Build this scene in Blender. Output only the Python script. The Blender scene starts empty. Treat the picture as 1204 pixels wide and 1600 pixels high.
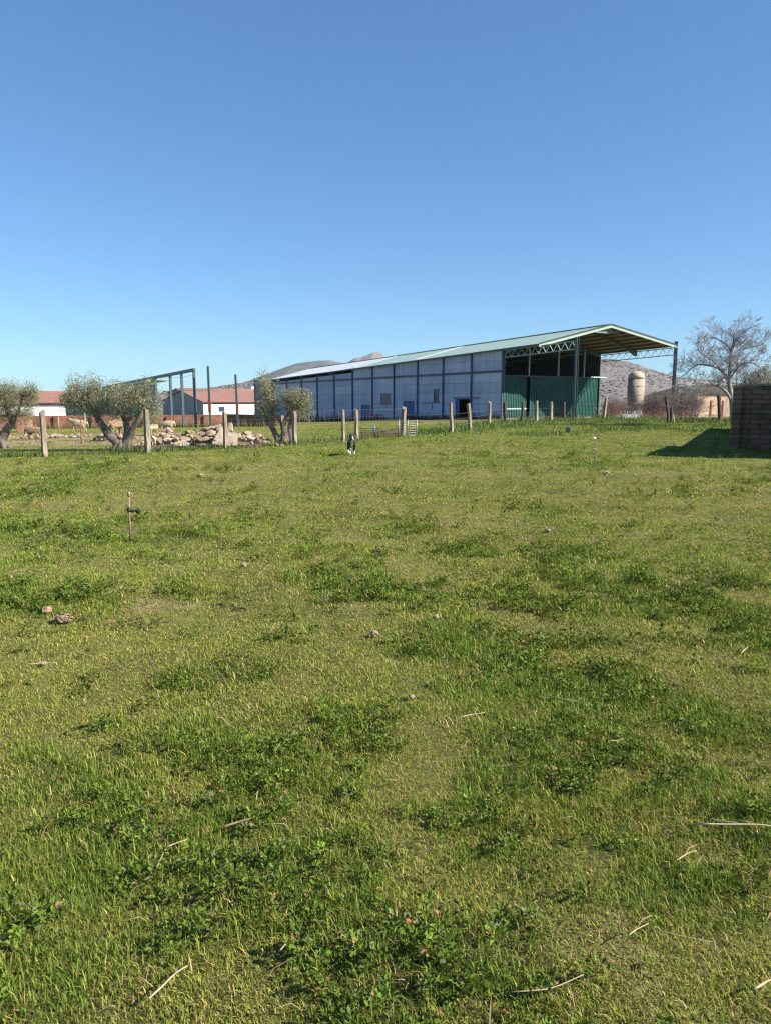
import bpy, bmesh, math, random
import numpy as np
from mathutils import Vector, Matrix, noise as mnoise

# ------------------------------------------------------------------ camera, sky, sun, exposure
scene = bpy.context.scene
FPX = 1142.0                      # focal length in photo pixels (photo 1204 x 1600)
PITCH = math.atan(175.0 / FPX)
CAMZ = 1.6
cam_data = bpy.data.cameras.new("camera")
cam = bpy.data.objects.new("camera", cam_data)
scene.collection.objects.link(cam)
cam_data.sensor_fit = 'VERTICAL'
cam_data.sensor_height = 36.0
cam_data.lens = 36.0 * FPX / 1600.0
cam_data.clip_start = 0.05
cam_data.clip_end = 20000
cam.location = (0, 0, CAMZ)
cam.rotation_euler = (math.pi / 2 - PITCH, 0, 0)
scene.camera = cam

SUN_EL, SUN_AZ = math.radians(35.0), math.radians(108.0)     # azimuth from +Y towards +X
world = bpy.data.worlds.new("World")
scene.world = world
world.use_nodes = True
wn = world.node_tree
sky = wn.nodes.new("ShaderNodeTexSky")
sky.sky_type = 'NISHITA'
sky.sun_disc = False
sky.sun_elevation = SUN_EL
sky.sun_rotation = SUN_AZ
sky.altitude = 600
sky.air_density = 1.0
sky.dust_density = 0.2
sky.ozone_density = 2.2
tint = wn.nodes.new("ShaderNodeMix"); tint.data_type = 'RGBA'; tint.blend_type = 'MULTIPLY'; tint.inputs["Factor"].default_value = 1
tint.inputs["B"].default_value = (0.585, 0.93, 1.27, 1)            # camera white balance of the blue sky
gam = wn.nodes.new("ShaderNodeGamma"); gam.inputs[1].default_value = 0.8
wn.links.new(sky.outputs[0], gam.inputs[0]); wn.links.new(gam.outputs[0], tint.inputs["A"]); wn.links.new(tint.outputs["Result"], wn.nodes["Background"].inputs[0])
wn.nodes["Background"].inputs[1].default_value = 0.080

sun_data = bpy.data.lights.new("sun", 'SUN')
sun_data.energy = 5.0
sun_data.angle = math.radians(0.5)
sun_data.color = (1.0, 0.93, 0.82)
sun = bpy.data.objects.new("sun", sun_data)
scene.collection.objects.link(sun)
sdir = Vector((math.sin(SUN_AZ) * math.cos(SUN_EL), math.cos(SUN_AZ) * math.cos(SUN_EL), math.sin(SUN_EL)))
sun.rotation_euler = sdir.to_track_quat('Z', 'Y').to_euler()
sun.location = (20, -10, 30)
vs = scene.view_settings
vs.view_transform = 'Standard'
vs.look = 'None'
vs.exposure = 1.15
vs.gamma = 1.0
scene.cycles.use_denoising = True
scene.cycles.filter_width = 1.25
scene.cycles.sample_clamp_indirect = 2.0
scene.cycles.max_bounces = 6
scene.cycles.transparent_max_bounces = 6

R = random.Random(7)
NR = np.random.default_rng(11)
COL = scene.collection

# ------------------------------------------------------------------ noise and terrain
_lat = np.random.default_rng(5).random((256, 256))
def vnoise(x, y, s, seed=0):
    """smooth value noise in 0..1, feature size s metres"""
    x = np.asarray(x, float) / s + 37.13 * seed + 1000.0
    y = np.asarray(y, float) / s + 17.71 * seed + 1000.0
    xi = np.floor(x).astype(int); yi = np.floor(y).astype(int)
    fx = x - xi; fy = y - yi
    fx = fx * fx * (3 - 2 * fx); fy = fy * fy * (3 - 2 * fy)
    a = _lat[xi % 256, yi % 256]; b = _lat[(xi + 1) % 256, yi % 256]
    c = _lat[xi % 256, (yi + 1) % 256]; d = _lat[(xi + 1) % 256, (yi + 1) % 256]
    return (a * (1 - fx) + b * fx) * (1 - fy) + (c * (1 - fx) + d * fx) * fy
def fbm(x, y, s, seed=0, n=3):
    t = 0; a = 1; w = 0
    for i in range(n):
        t = t + a * vnoise(x, y, s / (2 ** i), seed + i * 3); w += a; a *= 0.5
    return t / w
def sstep(a, b, v):
    t = np.clip((np.asarray(v, float) - a) / (b - a), 0, 1)
    return t * t * (3 - 2 * t)
def gz(x, y):
    """terrain height"""
    x = np.asarray(x, float); y = np.asarray(y, float)
    z = 0.011 * np.clip(x, -40, 0) * sstep(4, 24, y) + 0.011 * np.clip(x, 0, 60) * sstep(24, 46, y) - 0.07 * sstep(8, 22, y) * sstep(2, 12, x) * sstep(46, 30, y)
    z = z - 0.021 * np.clip(y - 50, 0, 85) * sstep(46, 60, y)
    z = z - 4.0 * sstep(135, 420, y)
    z = z - 0.22 * sstep(40, 56, y) * sstep(4, -10, x)
    return z
def micro(x, y):
    f = np.clip(1 - (np.asarray(y, float) - 14) / 30, 0.25, 1)
    return (fbm(x, y, 0.9, 3, 3) - 0.5) * 0.12 * f + (fbm(x, y, 3.5, 9, 2) - 0.5) * 0.10 * f
def gh(x, y):
    return float(gz(x, y) + micro(x, y))
CP, SP = math.cos(PITCH), math.sin(PITCH)
def ray(px, py):
    u = (px - 602) / FPX; v = -(py - 800) / FPX
    return Vector((u, CP + v * SP, v * CP - SP))
def P(px, py, Y):
    d = ray(px, py); k = Y / d.y
    return Vector((d.x * k, Y, CAMZ + d.z * k))
def hit(px, py):
    """where the sight line of a photo pixel meets the terrain"""
    d = ray(px, py); k = 1.0
    for i in range(6000):
        x, y, z = d.x * k, d.y * k, CAMZ + d.z * k
        if z <= gh(x, y): break
        k *= 1.002
    return Vector((d.x * k, d.y * k, gh(d.x * k, d.y * k)))

# ------------------------------------------------------------------ materials
def new_mat(name):
    m = bpy.data.materials.new(name); m.use_nodes = True
    nt = m.node_tree
    return m, nt, nt.nodes["Principled BSDF"]
def nmat(name, c1, c2=None, scale=4.0, rough=0.8, bump=0.0, spec=0.3, metal=0.0, c3=None, scale3=0.6, bscale=None, stretch=None, amt3=0.6):
    m, nt, bs = new_mat(name)
    N, L = nt.nodes, nt.links
    bs.inputs["Roughness"].default_value = rough
    bs.inputs["Specular IOR Level"].default_value = spec
    bs.inputs["Metallic"].default_value = metal
    if c2 is None:
        c2 = tuple(c * 0.75 for c in c1)
    tc = N.new("ShaderNodeTexCoord")
    mp = N.new("ShaderNodeMapping"); L.new(tc.outputs["Object"], mp.inputs[0])
    if stretch: mp.inputs["Scale"].default_value = stretch
    n1 = N.new("ShaderNodeTexNoise"); n1.inputs["Scale"].default_value = scale; n1.inputs["Detail"].default_value = 6
    n1.inputs["Roughness"].default_value = 0.65
    L.new(mp.outputs[0], n1.inputs["Vector"])
    r1 = N.new("ShaderNodeValToRGB")
    r1.color_ramp.elements[0].position = 0.35; r1.color_ramp.elements[1].position = 0.65
    r1.color_ramp.elements[0].color = (*c2, 1); r1.color_ramp.elements[1].color = (*c1, 1)
    L.new(n1.outputs[0], r1.inputs[0])
    out = r1.outputs[0]
    if c3:
        n2 = N.new("ShaderNodeTexNoise"); n2.inputs["Scale"].default_value = scale3; n2.inputs["Detail"].default_value = 8
        L.new(mp.outputs[0], n2.inputs["Vector"])
        r2 = N.new("ShaderNodeValToRGB"); r2.color_ramp.elements[0].position = 0.45; r2.color_ramp.elements[1].position = 0.7
        r2.color_ramp.elements[1].color = (amt3, amt3, amt3, 1)
        L.new(n2.outputs[0], r2.inputs[0])
        mx = N.new("ShaderNodeMix"); mx.data_type = 'RGBA'
        L.new(r2.outputs[0], mx.inputs["Factor"]); L.new(out, mx.inputs["A"]); mx.inputs["B"].default_value = (*c3, 1)
        out = mx.outputs["Result"]
    L.new(out, bs.inputs["Base Color"])
    if bump:
        b = N.new("ShaderNodeBump"); b.inputs["Strength"].default_value = bump; b.inputs["Distance"].default_value = 0.02
        n3 = N.new("ShaderNodeTexNoise"); n3.inputs["Scale"].default_value = bscale or scale * 3; n3.inputs["Detail"].default_value = 5
        L.new(mp.outputs[0], n3.inputs["Vector"])
        L.new(n3.outputs[0], b.inputs["Height"]); L.new(b.outputs[0], bs.inputs["Normal"])
    return m
def brickmat(name, c1, c2, mortar, bw=0.25, bh=0.07, ms=0.012, bump=0.6):
    m, nt, bs = new_mat(name); N, L = nt.nodes, nt.links
    bs.inputs["Roughness"].default_value = 0.9; bs.inputs["Specular IOR Level"].default_value = 0.2
    tc = N.new("ShaderNodeTexCoord"); sp = N.new("ShaderNodeSeparateXYZ"); L.new(tc.outputs["Object"], sp.inputs[0])
    ad = N.new("ShaderNodeMath"); L.new(sp.outputs[0], ad.inputs[0]); L.new(sp.outputs[1], ad.inputs[1])
    cb = N.new("ShaderNodeCombineXYZ"); L.new(ad.outputs[0], cb.inputs[0]); L.new(sp.outputs[2], cb.inputs[1])
    br = N.new("ShaderNodeTexBrick"); L.new(cb.outputs[0], br.inputs["Vector"])
    br.inputs["Scale"].default_value = 1; br.inputs["Brick Width"].default_value = bw; br.inputs["Row Height"].default_value = bh
    br.inputs["Mortar Size"].default_value = ms; br.inputs["Mortar Smooth"].default_value = 0.3
    br.inputs["Color1"].default_value = (*c1, 1); br.inputs["Color2"].default_value = (*c2, 1); br.inputs["Mortar"].default_value = (*mortar, 1)
    n = N.new("ShaderNodeTexNoise"); n.inputs["Scale"].default_value = 1.3; n.inputs["Detail"].default_value = 8
    L.new(tc.outputs["Object"], n.inputs["Vector"])
    r = N.new("ShaderNodeValToRGB"); r.color_ramp.elements[0].position = 0.3; r.color_ramp.elements[1].position = 0.7
    r.color_ramp.elements[0].color = (0.5, 0.5, 0.5, 1); r.color_ramp.elements[1].color = (1.15, 1.1, 1.05, 1)
    L.new(n.outputs[0], r.inputs[0])
    mx = N.new("ShaderNodeMix"); mx.data_type = 'RGBA'; mx.blend_type = 'MULTIPLY'; mx.inputs["Factor"].default_value = 1
    L.new(br.outputs[0], mx.inputs["A"]); L.new(r.outputs[0], mx.inputs["B"])
    L.new(mx.outputs["Result"], bs.inputs["Base Color"])
    b = N.new("ShaderNodeBump"); b.inputs["Strength"].default_value = bump; b.inputs["Distance"].default_value = 0.012
    inv = N.new("ShaderNodeMath"); inv.operation = 'SUBTRACT'; inv.inputs[0].default_value = 1
    L.new(br.outputs["Fac"], inv.inputs[1]); L.new(inv.outputs[0], b.inputs["Height"]); L.new(b.outputs[0], bs.inputs["Normal"])
    return m
def leafmat(name, rough=0.6, spec=0.25, trans=0.3):
    """leaf / blade material: colour from the mesh's own 'col' attribute"""
    m, nt, bs = new_mat(name); N, L = nt.nodes, nt.links
    at = N.new("ShaderNodeAttribute"); at.attribute_name = "col"
    bs.inputs["Roughness"].default_value = rough; bs.inputs["Specular IOR Level"].default_value = spec
    L.new(at.outputs["Color"], bs.inputs["Base Color"])
    tr = N.new("ShaderNodeBsdfTranslucent")
    g = N.new("ShaderNodeMix"); g.data_type = 'RGBA'; g.blend_type = 'MULTIPLY'; g.inputs["Factor"].default_value = 1
    L.new(at.outputs["Color"], g.inputs["A"]); g.inputs["B"].default_value = (1.25, 1.2, 0.6, 1)
    L.new(g.outputs["Result"], tr.inputs["Color"])
    ms = N.new("ShaderNodeMixShader"); ms.inputs[0].default_value = trans
    L.new(bs.outputs[0], ms.inputs[1]); L.new(tr.outputs[0], ms.inputs[2])
    L.new(ms.outputs[0], N["Material Output"].inputs["Surface"])
    return m
def ribmat(name, c1, c2, period, axis=0, bump=0.6, rough=0.5, metal=0.0, spec=0.4, dist=0.03):
    """profiled sheet: ribs along one object axis"""
    m = nmat(name, c1, c2, scale=1.2, rough=rough, spec=spec, metal=metal)
    nt = m.node_tree; N, L = nt.nodes, nt.links; bs = N["Principled BSDF"]
    tc = N.new("ShaderNodeTexCoord"); sp = N.new("ShaderNodeSeparateXYZ"); L.new(tc.outputs["Object"], sp.inputs[0])
    mu = N.new("ShaderNodeMath"); mu.operation = 'MULTIPLY'; L.new(sp.outputs[axis], mu.inputs[0]); mu.inputs[1].default_value = 2 * math.pi / period
    si = N.new("ShaderNodeMath"); si.operation = 'SINE'; L.new(mu.outputs[0], si.inputs[0])
    b = N.new("ShaderNodeBump"); b.inputs["Strength"].default_value = bump; b.inputs["Distance"].default_value = dist
    L.new(si.outputs[0], b.inputs["Height"]); L.new(b.outputs[0], bs.inputs["Normal"])
    return m

# ------------------------------------------------------------------ object helpers
def tag(o, label=None, cat=None, group=None, kind=None):
    if label: o["label"] = label
    if cat: o["category"] = cat
    if group: o["group"] = group
    if kind: o["kind"] = kind
    return o
def empty(name, loc, rotz=0.0, label=None, cat=None, group=None):
    o = bpy.data.objects.new(name, None); COL.objects.link(o)
    o.empty_display_size = 0.3
    o.location = loc; o.rotation_euler = (0, 0, rotz)
    return tag(o, label, cat, group)
def wmat(o):
    m = Matrix.LocRotScale(o.location, o.rotation_euler, o.scale)
    return wmat(o.parent) @ m if o.parent else m
class MB:
    """collects vertices and faces, links them as one mesh object"""
    def __init__(s): s.v = []; s.f = []; s.sm = []
    def add(s, vs_, fs, smooth=False):
        k = len(s.v); s.v += [Vector(v) for v in vs_]; s.f += [tuple(i + k for i in f) for f in fs]; s.sm += [smooth] * len(fs)
    def box(s, c, d, M=None):
        x, y, z = d[0] / 2, d[1] / 2, d[2] / 2
        vs_ = [Vector((i, j, k)) for k in (-z, z) for j in (-y, y) for i in (-x, x)]
        if M is not None: vs_ = [M @ v for v in vs_]
        s.add([v + Vector(c) for v in vs_], [(0, 2, 3, 1), (4, 5, 7, 6), (0, 1, 5, 4), (2, 6, 7, 3), (0, 4, 6, 2), (1, 3, 7, 5)])
    def span(s, a, b):
        """axis-aligned box between two corners"""
        s.box([(a[i] + b[i]) / 2 for i in range(3)], [abs(b[i] - a[i]) for i in range(3)])
    def hexa(s, lo, hi):
        """8-corner solid: four bottom corners, four top corners"""
        s.add(list(lo) + list(hi), [(3, 2, 1, 0), (4, 5, 6, 7), (0, 1, 5, 4), (1, 2, 6, 5), (2, 3, 7, 6), (3, 0, 4, 7)])
    def slab(s, poly, t):
        """polygon with thickness t below it"""
        n = len(poly); lo = [Vector(p) - Vector((0, 0, t)) for p in poly]
        s.add(list(poly) + lo, [tuple(range(n)), tuple(reversed(range(n, 2 * n)))] + [(i, n + i, n + (i + 1) % n, (i + 1) % n) for i in range(n)])
    def bar(s, a, b, w, h=None):
        a, b = Vector(a), Vector(b); h = h or w; d = b - a; L = d.length
        q = d.to_track_quat('Z', 'X').to_matrix()
        if abs(d.normalized().z) < 0.999:
            x = Vector((0, 0, 1)).cross(d).normalized(); y = d.normalized().cross(x)
            q = Matrix((x, y, d.normalized())).transposed()
        s.box((a + b) / 2, (w, h, L), q)
    def limb(s, pts, rad, n=7, smooth=True, wob=0.0, sub=1):
        pts = [Vector(p) for p in pts]
        if sub > 1:
            P2, R2 = [], []
            for i in range(len(pts) - 1):
                p0 = pts[max(i - 1, 0)]; p1 = pts[i]; p2 = pts[i + 1]; p3 = pts[min(i + 2, len(pts) - 1)]
                for k in range(sub):
                    t = k / sub
                    P2.append(0.5 * ((2 * p1) + (p2 - p0) * t + (2 * p0 - 5 * p1 + 4 * p2 - p3) * t * t + (3 * p1 - p0 - 3 * p2 + p3) * t ** 3))
                    R2.append(rad[i] * (1 - t) + rad[i + 1] * t)
            P2.append(pts[-1]); R2.append(rad[-1]); pts, rad = P2, R2
        k0 = len(s.v); m = len(pts); up = Vector((0.31, 0.2, 0.93)); x = None
        for i, p in enumerate(pts):
            d = (pts[min(i + 1, m - 1)] - pts[max(i - 1, 0)])
            if d.length < 1e-9: d = Vector((0, 0, 1))
            d.normalize()
            if x is None:
                x = d.cross(up if abs(d.dot(up)) < 0.95 else Vector((1, 0, 0))).normalized()
            x = (x - d * x.dot(d)).normalized(); y = d.cross(x)
            for j in range(n):
                a = 2 * math.pi * j / n
                r = rad[i] * (1 + (wob * (mnoise.noise(p * 3.1 + Vector((math.cos(a), math.sin(a), 0)) * 1.4)) if wob else 0))
                s.v.append(p + x * (math.cos(a) * r) + y * (math.sin(a) * r))
        for i in range(m - 1):
            for j in range(n):
                a = k0 + i * n + j; b = k0 + i * n + (j + 1) % n
                s.f.append((a, b, b + n, a + n)); s.sm.append(smooth)
        s.f.append(tuple(k0 + j for j in reversed(range(n)))); s.sm.append(False)
        s.f.append(tuple(k0 + (m - 1) * n + j for j in range(n))); s.sm.append(False)
    def tube(s, a, b, r, r2=None, n=8, smooth=True):
        s.limb([a, b], [r, r if r2 is None else r2], n, smooth)
    def lathe(s, prof, c=(0, 0, 0), n=24):
        c = Vector(c); k0 = len(s.v)
        for r, z in prof:
            for j in range(n):
                a = 2 * math.pi * j / n; s.v.append(c + Vector((math.cos(a) * r, math.sin(a) * r, z)))
        for i in range(len(prof) - 1):
            for j in range(n):
                a = k0 + i * n + j; b = k0 + i * n + (j + 1) % n
                s.f.append((a, b, b + n, a + n)); s.sm.append(True)
        s.f.append(tuple(k0 + j for j in reversed(range(n)))); s.sm.append(False)
        s.f.append(tuple(k0 + (len(prof) - 1) * n + j for j in range(n))); s.sm.append(False)
    def build(s, name, mat, parent=None, origin=None, local=False):
        """vertices are world coordinates unless local; the origin goes to the parent's frame or to `origin`"""
        me = bpy.data.meshes.new(name)
        if parent is not None and not local:
            inv = wmat(parent).inverted(); v = [inv @ p for p in s.v]
        elif origin is not None:
            o_ = Vector(origin); v = [p - o_ for p in s.v]
        else: v = s.v
        me.from_pydata([tuple(p) for p in v], [], s.f)
        me.polygons.foreach_set("use_smooth", s.sm)
        me.materials.append(mat); me.update()
        o = bpy.data.objects.new(name, me); COL.objects.link(o)
        if parent is not None: o.parent = parent
        elif origin is not None: o.location = origin
        return o
def copy_thing(o, parent=None):
    c = o.copy(); COL.objects.link(c)
    if parent: c.parent = parent
    for ch in [x for x in bpy.data.objects if x.parent == o]:
        copy_thing(ch, c)
    return c
def nmesh(name, V, F, mat, colf=None, nper=None, parent=None, colv=None):
    """fast mesh: V (n,3); F (m,k) faces of equal size; colf (m,3) colour per face"""
    me = bpy.data.meshes.new(name)
    V = np.ascontiguousarray(V, np.float32); F = np.ascontiguousarray(F, np.int32)
    me.vertices.add(len(V)); me.vertices.foreach_set("co", V.ravel())
    k = F.shape[1]
    me.loops.add(F.size); me.loops.foreach_set("vertex_index", F.ravel())
    me.polygons.add(len(F)); me.polygons.foreach_set("loop_start", np.arange(len(F), dtype=np.int32) * k)
    try: me.polygons.foreach_set("loop_total", np.full(len(F), k, np.int32))
    except Exception: pass
    me.update(calc_edges=True)
    if colf is not None:
        at = me.attributes.new("col", 'FLOAT_COLOR', 'FACE')
        c4 = np.ones((len(F), 4), np.float32); c4[:, :3] = colf
        at.data.foreach_set("color", c4.ravel())
    me.materials.append(mat)
    o = bpy.data.objects.new(name, me); COL.objects.link(o)
    if parent: o.parent = parent
    return o
def rock_mb(mb, c, r, sq=(1, 1, 0.7), rough=0.35, sub=1, seed=0, rot=0):
    bm = bmesh.new(); bmesh.ops.create_icosphere(bm, subdivisions=sub, radius=1)
    off = Vector((seed * 3.7, seed * 1.3, seed * 0.7)); M = Matrix.Rotation(rot, 3, 'Z')
    vs_ = []
    for v in bm.verts:
        p = v.co * (1 + rough * mnoise.noise(v.co * 1.3 + off) + rough * 0.4 * mnoise.noise(v.co * 3.1 + off))
        vs_.append(M @ Vector((p.x * sq[0], p.y * sq[1], p.z * sq[2])) * r + Vector(c))
    mb.add(vs_, [tuple(v.index for v in f.verts) for f in bm.faces], False); bm.free()

# ------------------------------------------------------------------ ground
def ground_mat():
    m, nt, bs = new_mat("field_soil"); N, L = nt.nodes, nt.links
    bs.inputs["Roughness"].default_value = 0.95; bs.inputs["Specular IOR Level"].default_value = 0.1
    g = N.new("ShaderNodeNewGeometry")
    at = N.new("ShaderNodeAttribute"); at.attribute_name = "dirt"
    def nz(sc, det=6):
        n = N.new("ShaderNodeTexNoise"); n.inputs["Scale"].default_value = sc; n.inputs["Detail"].default_value = det
        n.inputs["Roughness"].default_value = 0.7
        L.new(g.outputs["Position"], n.inputs["Vector"]); return n.outputs[0]
    def ramp(i, p0, c0, p1, c1):
        r = N.new("ShaderNodeValToRGB"); e = r.color_ramp.elements
        e[0].position, e[1].position = p0, p1; e[0].color = (*c0, 1); e[1].color = (*c1, 1)
        L.new(i, r.inputs[0]); return r.outputs[0]
    fine = ramp(nz(9.0, 8), 0.36, (0.045, 0.05, 0.016), 0.62, (0.14, 0.14, 0.042))
    patch = ramp(nz(0.55), 0.42, (0, 0, 0), 0.62, (0.55, 0.55, 0.55))
    mx = N.new("ShaderNodeMix"); mx.data_type = 'RGBA'
    L.new(patch, mx.inputs["Factor"]); L.new(fine, mx.inputs["A"]); mx.inputs["B"].default_value = (0.22, 0.20, 0.07, 1)
    dirt = ramp(nz(5.0, 8), 0.38, (0.16, 0.115, 0.07), 0.62, (0.36, 0.28, 0.17))
    m2 = N.new("ShaderNodeMix"); m2.data_type = 'RGBA'
    L.new(at.outputs["Fac"], m2.inputs["Factor"]); L.new(mx.outputs["Result"], m2.inputs["A"]); L.new(dirt, m2.inputs["B"])
    L.new(m2.outputs["Result"], bs.inputs["Base Color"])
    b = N.new("ShaderNodeBump"); b.inputs["Strength"].default_value = 0.8; b.inputs["Distance"].default_value = 0.03
    L.new(nz(14, 8), b.inputs["Height"]); L.new(b.outputs[0], bs.inputs["Normal"])
    return m
def dirt_at(x, y):
    """bare sandy yard on the left, track by the shed, scraped earth: 0..1"""
    d = sstep(27, 29, y) * sstep(44, 36, y) * sstep(-4.5, -8, x) * sstep(0.30, 0.50, fbm(x, y, 1.8, 4)) * 0.97
    d = np.maximum(d, sstep(0.55, 0.7, fbm(x, y, 7, 8)) * sstep(52, 60, y) * 0.6)
    d = np.maximum(d, sstep(3.2, 1.2, np.abs(y - 52 - 0.35 * (x - 6))) * sstep(-3, 3, x) * sstep(0.35, 0.6, fbm(x, y, 2.2, 14)) * 0.8)
    return np.maximum(d, sstep(0.70, 0.82, fbm(x, y, .5, 21)) * 0.5 * sstep(60, 30, y))
def make_ground():
    ny, nx = 420, 320
    tv = np.linspace(0, 1, ny)
    ys = -25 + 27 * np.clip(tv / 0.12, 0, 1)
    t2 = np.clip((tv - 0.12) / 0.88, 0, 1)
    ys = np.where(tv > 0.12, 2 * np.exp(t2 * math.log(9000 / 2)) , ys)
    u = np.linspace(-1, 1, nx); xs = 2.2 * np.sinh(u * math.asinh(8000 / 2.2))
    X, Y = np.meshgrid(xs, ys)
    Z = gz(X, Y) + micro(X, Y)
    V = np.stack([X, Y, Z], -1).reshape(-1, 3)
    i = np.arange(ny - 1)[:, None] * nx + np.arange(nx - 1)[None]
    F = np.stack([i, i + 1, i + nx + 1, i + nx], -1).reshape(-1, 4)
    o = nmesh("ground", V, F, ground_mat()); tag(o, kind="structure")
    me = o.data
    x, y = V[:, 0], V[:, 1]
    d = dirt_at(x, y)
    a = me.attributes.new("dirt", 'FLOAT', 'POINT'); a.data.foreach_set("value", d.astype(np.float32))
    me.polygons.foreach_set("use_smooth", np.ones(len(F), bool))
make_ground()

# ------------------------------------------------------------------ hills
def hill_mat(name, base, base2, shrub, dscale, amt):
    m, nt, bs = new_mat(name); N, L = nt.nodes, nt.links
    bs.inputs["Roughness"].default_value = 1; bs.inputs["Specular IOR Level"].default_value = 0
    g = N.new("ShaderNodeNewGeometry")
    n = N.new("ShaderNodeTexNoise"); n.inputs["Scale"].default_value = dscale * 0.25; n.inputs["Detail"].default_value = 7; L.new(g.outputs["Position"], n.inputs["Vector"])
    r = N.new("ShaderNodeValToRGB"); r.color_ramp.elements[0].position = 0.35; r.color_ramp.elements[1].position = 0.65
    r.color_ramp.elements[0].color = (*base, 1); r.color_ramp.elements[1].color = (*base2, 1); L.new(n.outputs[0], r.inputs[0])
    v = N.new("ShaderNodeTexNoise"); v.inputs["Scale"].default_value = dscale; v.inputs["Detail"].default_value = 3; v.inputs["Roughness"].default_value = 0.6
    L.new(g.outputs["Position"], v.inputs["Vector"])
    r2 = N.new("ShaderNodeValToRGB"); r2.color_ramp.elements[0].position = 0.5; r2.color_ramp.elements[1].position = 0.58
    r2.color_ramp.elements[1].color = (amt, amt, amt, 1)
    L.new(v.outputs[0], r2.inputs[0])
    mx = N.new("ShaderNodeMix"); mx.data_type = 'RGBA'; L.new(r2.outputs[0], mx.inputs["Factor"]); L.new(r.outputs[0], mx.inputs["A"])
    mx.inputs["B"].default_value = (*shrub, 1); L.new(mx.outputs["Result"], bs.inputs["Base Color"])
    return m
HILLS = []
def make_hill(name, prof, Y, depth, mat, rough=1.0, zfoot=-8):
    px = np.array([p[0] for p in prof], float); py = np.array([p[1] for p in prof], float)
    xs = np.linspace(px[0], px[-1], 260); ysil = np.interp(xs, px, py)
    nu = 40
    rows = []
    for j in range(nu):
        t = j / (nu - 1)
        s = t / 0.6 if t < 0.6 else 1 - (t - 0.6) / 0.4
        s = s * s * (3 - 2 * s) * 0.5 + s * 0.5
        yy = Y - depth + depth * 1.7 * t
        X = (xs - 602) / 1155 * Y * (1 + (yy - Y) / Y * 0.3)
        H = (625 - ysil) / 1169 * Y + CAMZ - zfoot
        nzv = (fbm(X + 5000, np.full_like(X, yy), depth * 0.25, 3, 5) - 0.5) * H * 0.28 * rough * (0.15 + s * (1.1 - s))
        fine = (fbm(X + 900, np.full_like(X, yy), 14, 5, 3) - 0.5) * rough * Y * 0.0035
        Z = zfoot - 2 + (H + 2) * s + nzv + fine * s
        rows.append(np.stack([X, np.full_like(X, yy), Z], -1))
    V = np.array(rows).reshape(-1, 3); n = len(xs)
    i = np.arange(nu - 1)[:, None] * n + np.arange(n - 1)[None]
    F = np.stack([i, i + 1, i + n + 1, i + n], -1).reshape(-1, 4)
    o = nmesh(name, V, F, mat); tag(o, kind="structure"); HILLS.append(o)
    o.data.polygons.foreach_set("use_smooth", np.ones(len(F), bool))
    return o
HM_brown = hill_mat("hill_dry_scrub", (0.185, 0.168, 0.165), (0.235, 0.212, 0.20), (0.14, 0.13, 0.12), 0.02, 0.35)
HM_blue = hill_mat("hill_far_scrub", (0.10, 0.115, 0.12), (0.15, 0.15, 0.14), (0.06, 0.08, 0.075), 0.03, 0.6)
HM_dark = hill_mat("hill_oak_scrub", (0.085, 0.09, 0.06), (0.13, 0.12, 0.085), (0.04, 0.05, 0.035), 0.1, 0.7)
make_hill("hill", [(-900, 622), (-300, 619), (0, 616), (150, 614), (245, 613), (300, 609.5), (340, 606), (365, 601), (405, 597), (440, 590), (520, 585), (700, 590), (850, 600), (1000, 622)], 1100, 520, HM_brown)
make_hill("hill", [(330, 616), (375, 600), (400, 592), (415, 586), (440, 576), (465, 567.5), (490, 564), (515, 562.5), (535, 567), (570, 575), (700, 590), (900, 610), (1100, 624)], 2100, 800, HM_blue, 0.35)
make_hill("hill", [(440, 604), (500, 588), (530, 572), (545, 565), (556, 558.5), (566, 557), (575, 553.5), (582, 550), (597, 551), (603, 556), (612, 562), (700, 575), (850, 600), (1000, 622)], 2500, 700, HM_brown, 0.8)
make_hill("hill", [(640, 612), (780, 588), (880, 568), (943, 563), (957, 564), (972, 570), (990, 577), (1012, 584), (1035, 588), (1060, 590), (1100, 593), (1150, 600), (1204, 604), (1400, 612), (1800, 622)], 850, 480, HM_brown)
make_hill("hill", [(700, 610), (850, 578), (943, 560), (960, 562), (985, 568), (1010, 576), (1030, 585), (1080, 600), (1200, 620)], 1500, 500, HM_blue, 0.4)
make_hill("hill", [(990, 626), (1030, 612), (1060, 603), (1100, 600), (1140, 600.5), (1180, 599), (1204, 601), (1400, 604), (1700, 622)], 480, 220, HM_dark)

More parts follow.
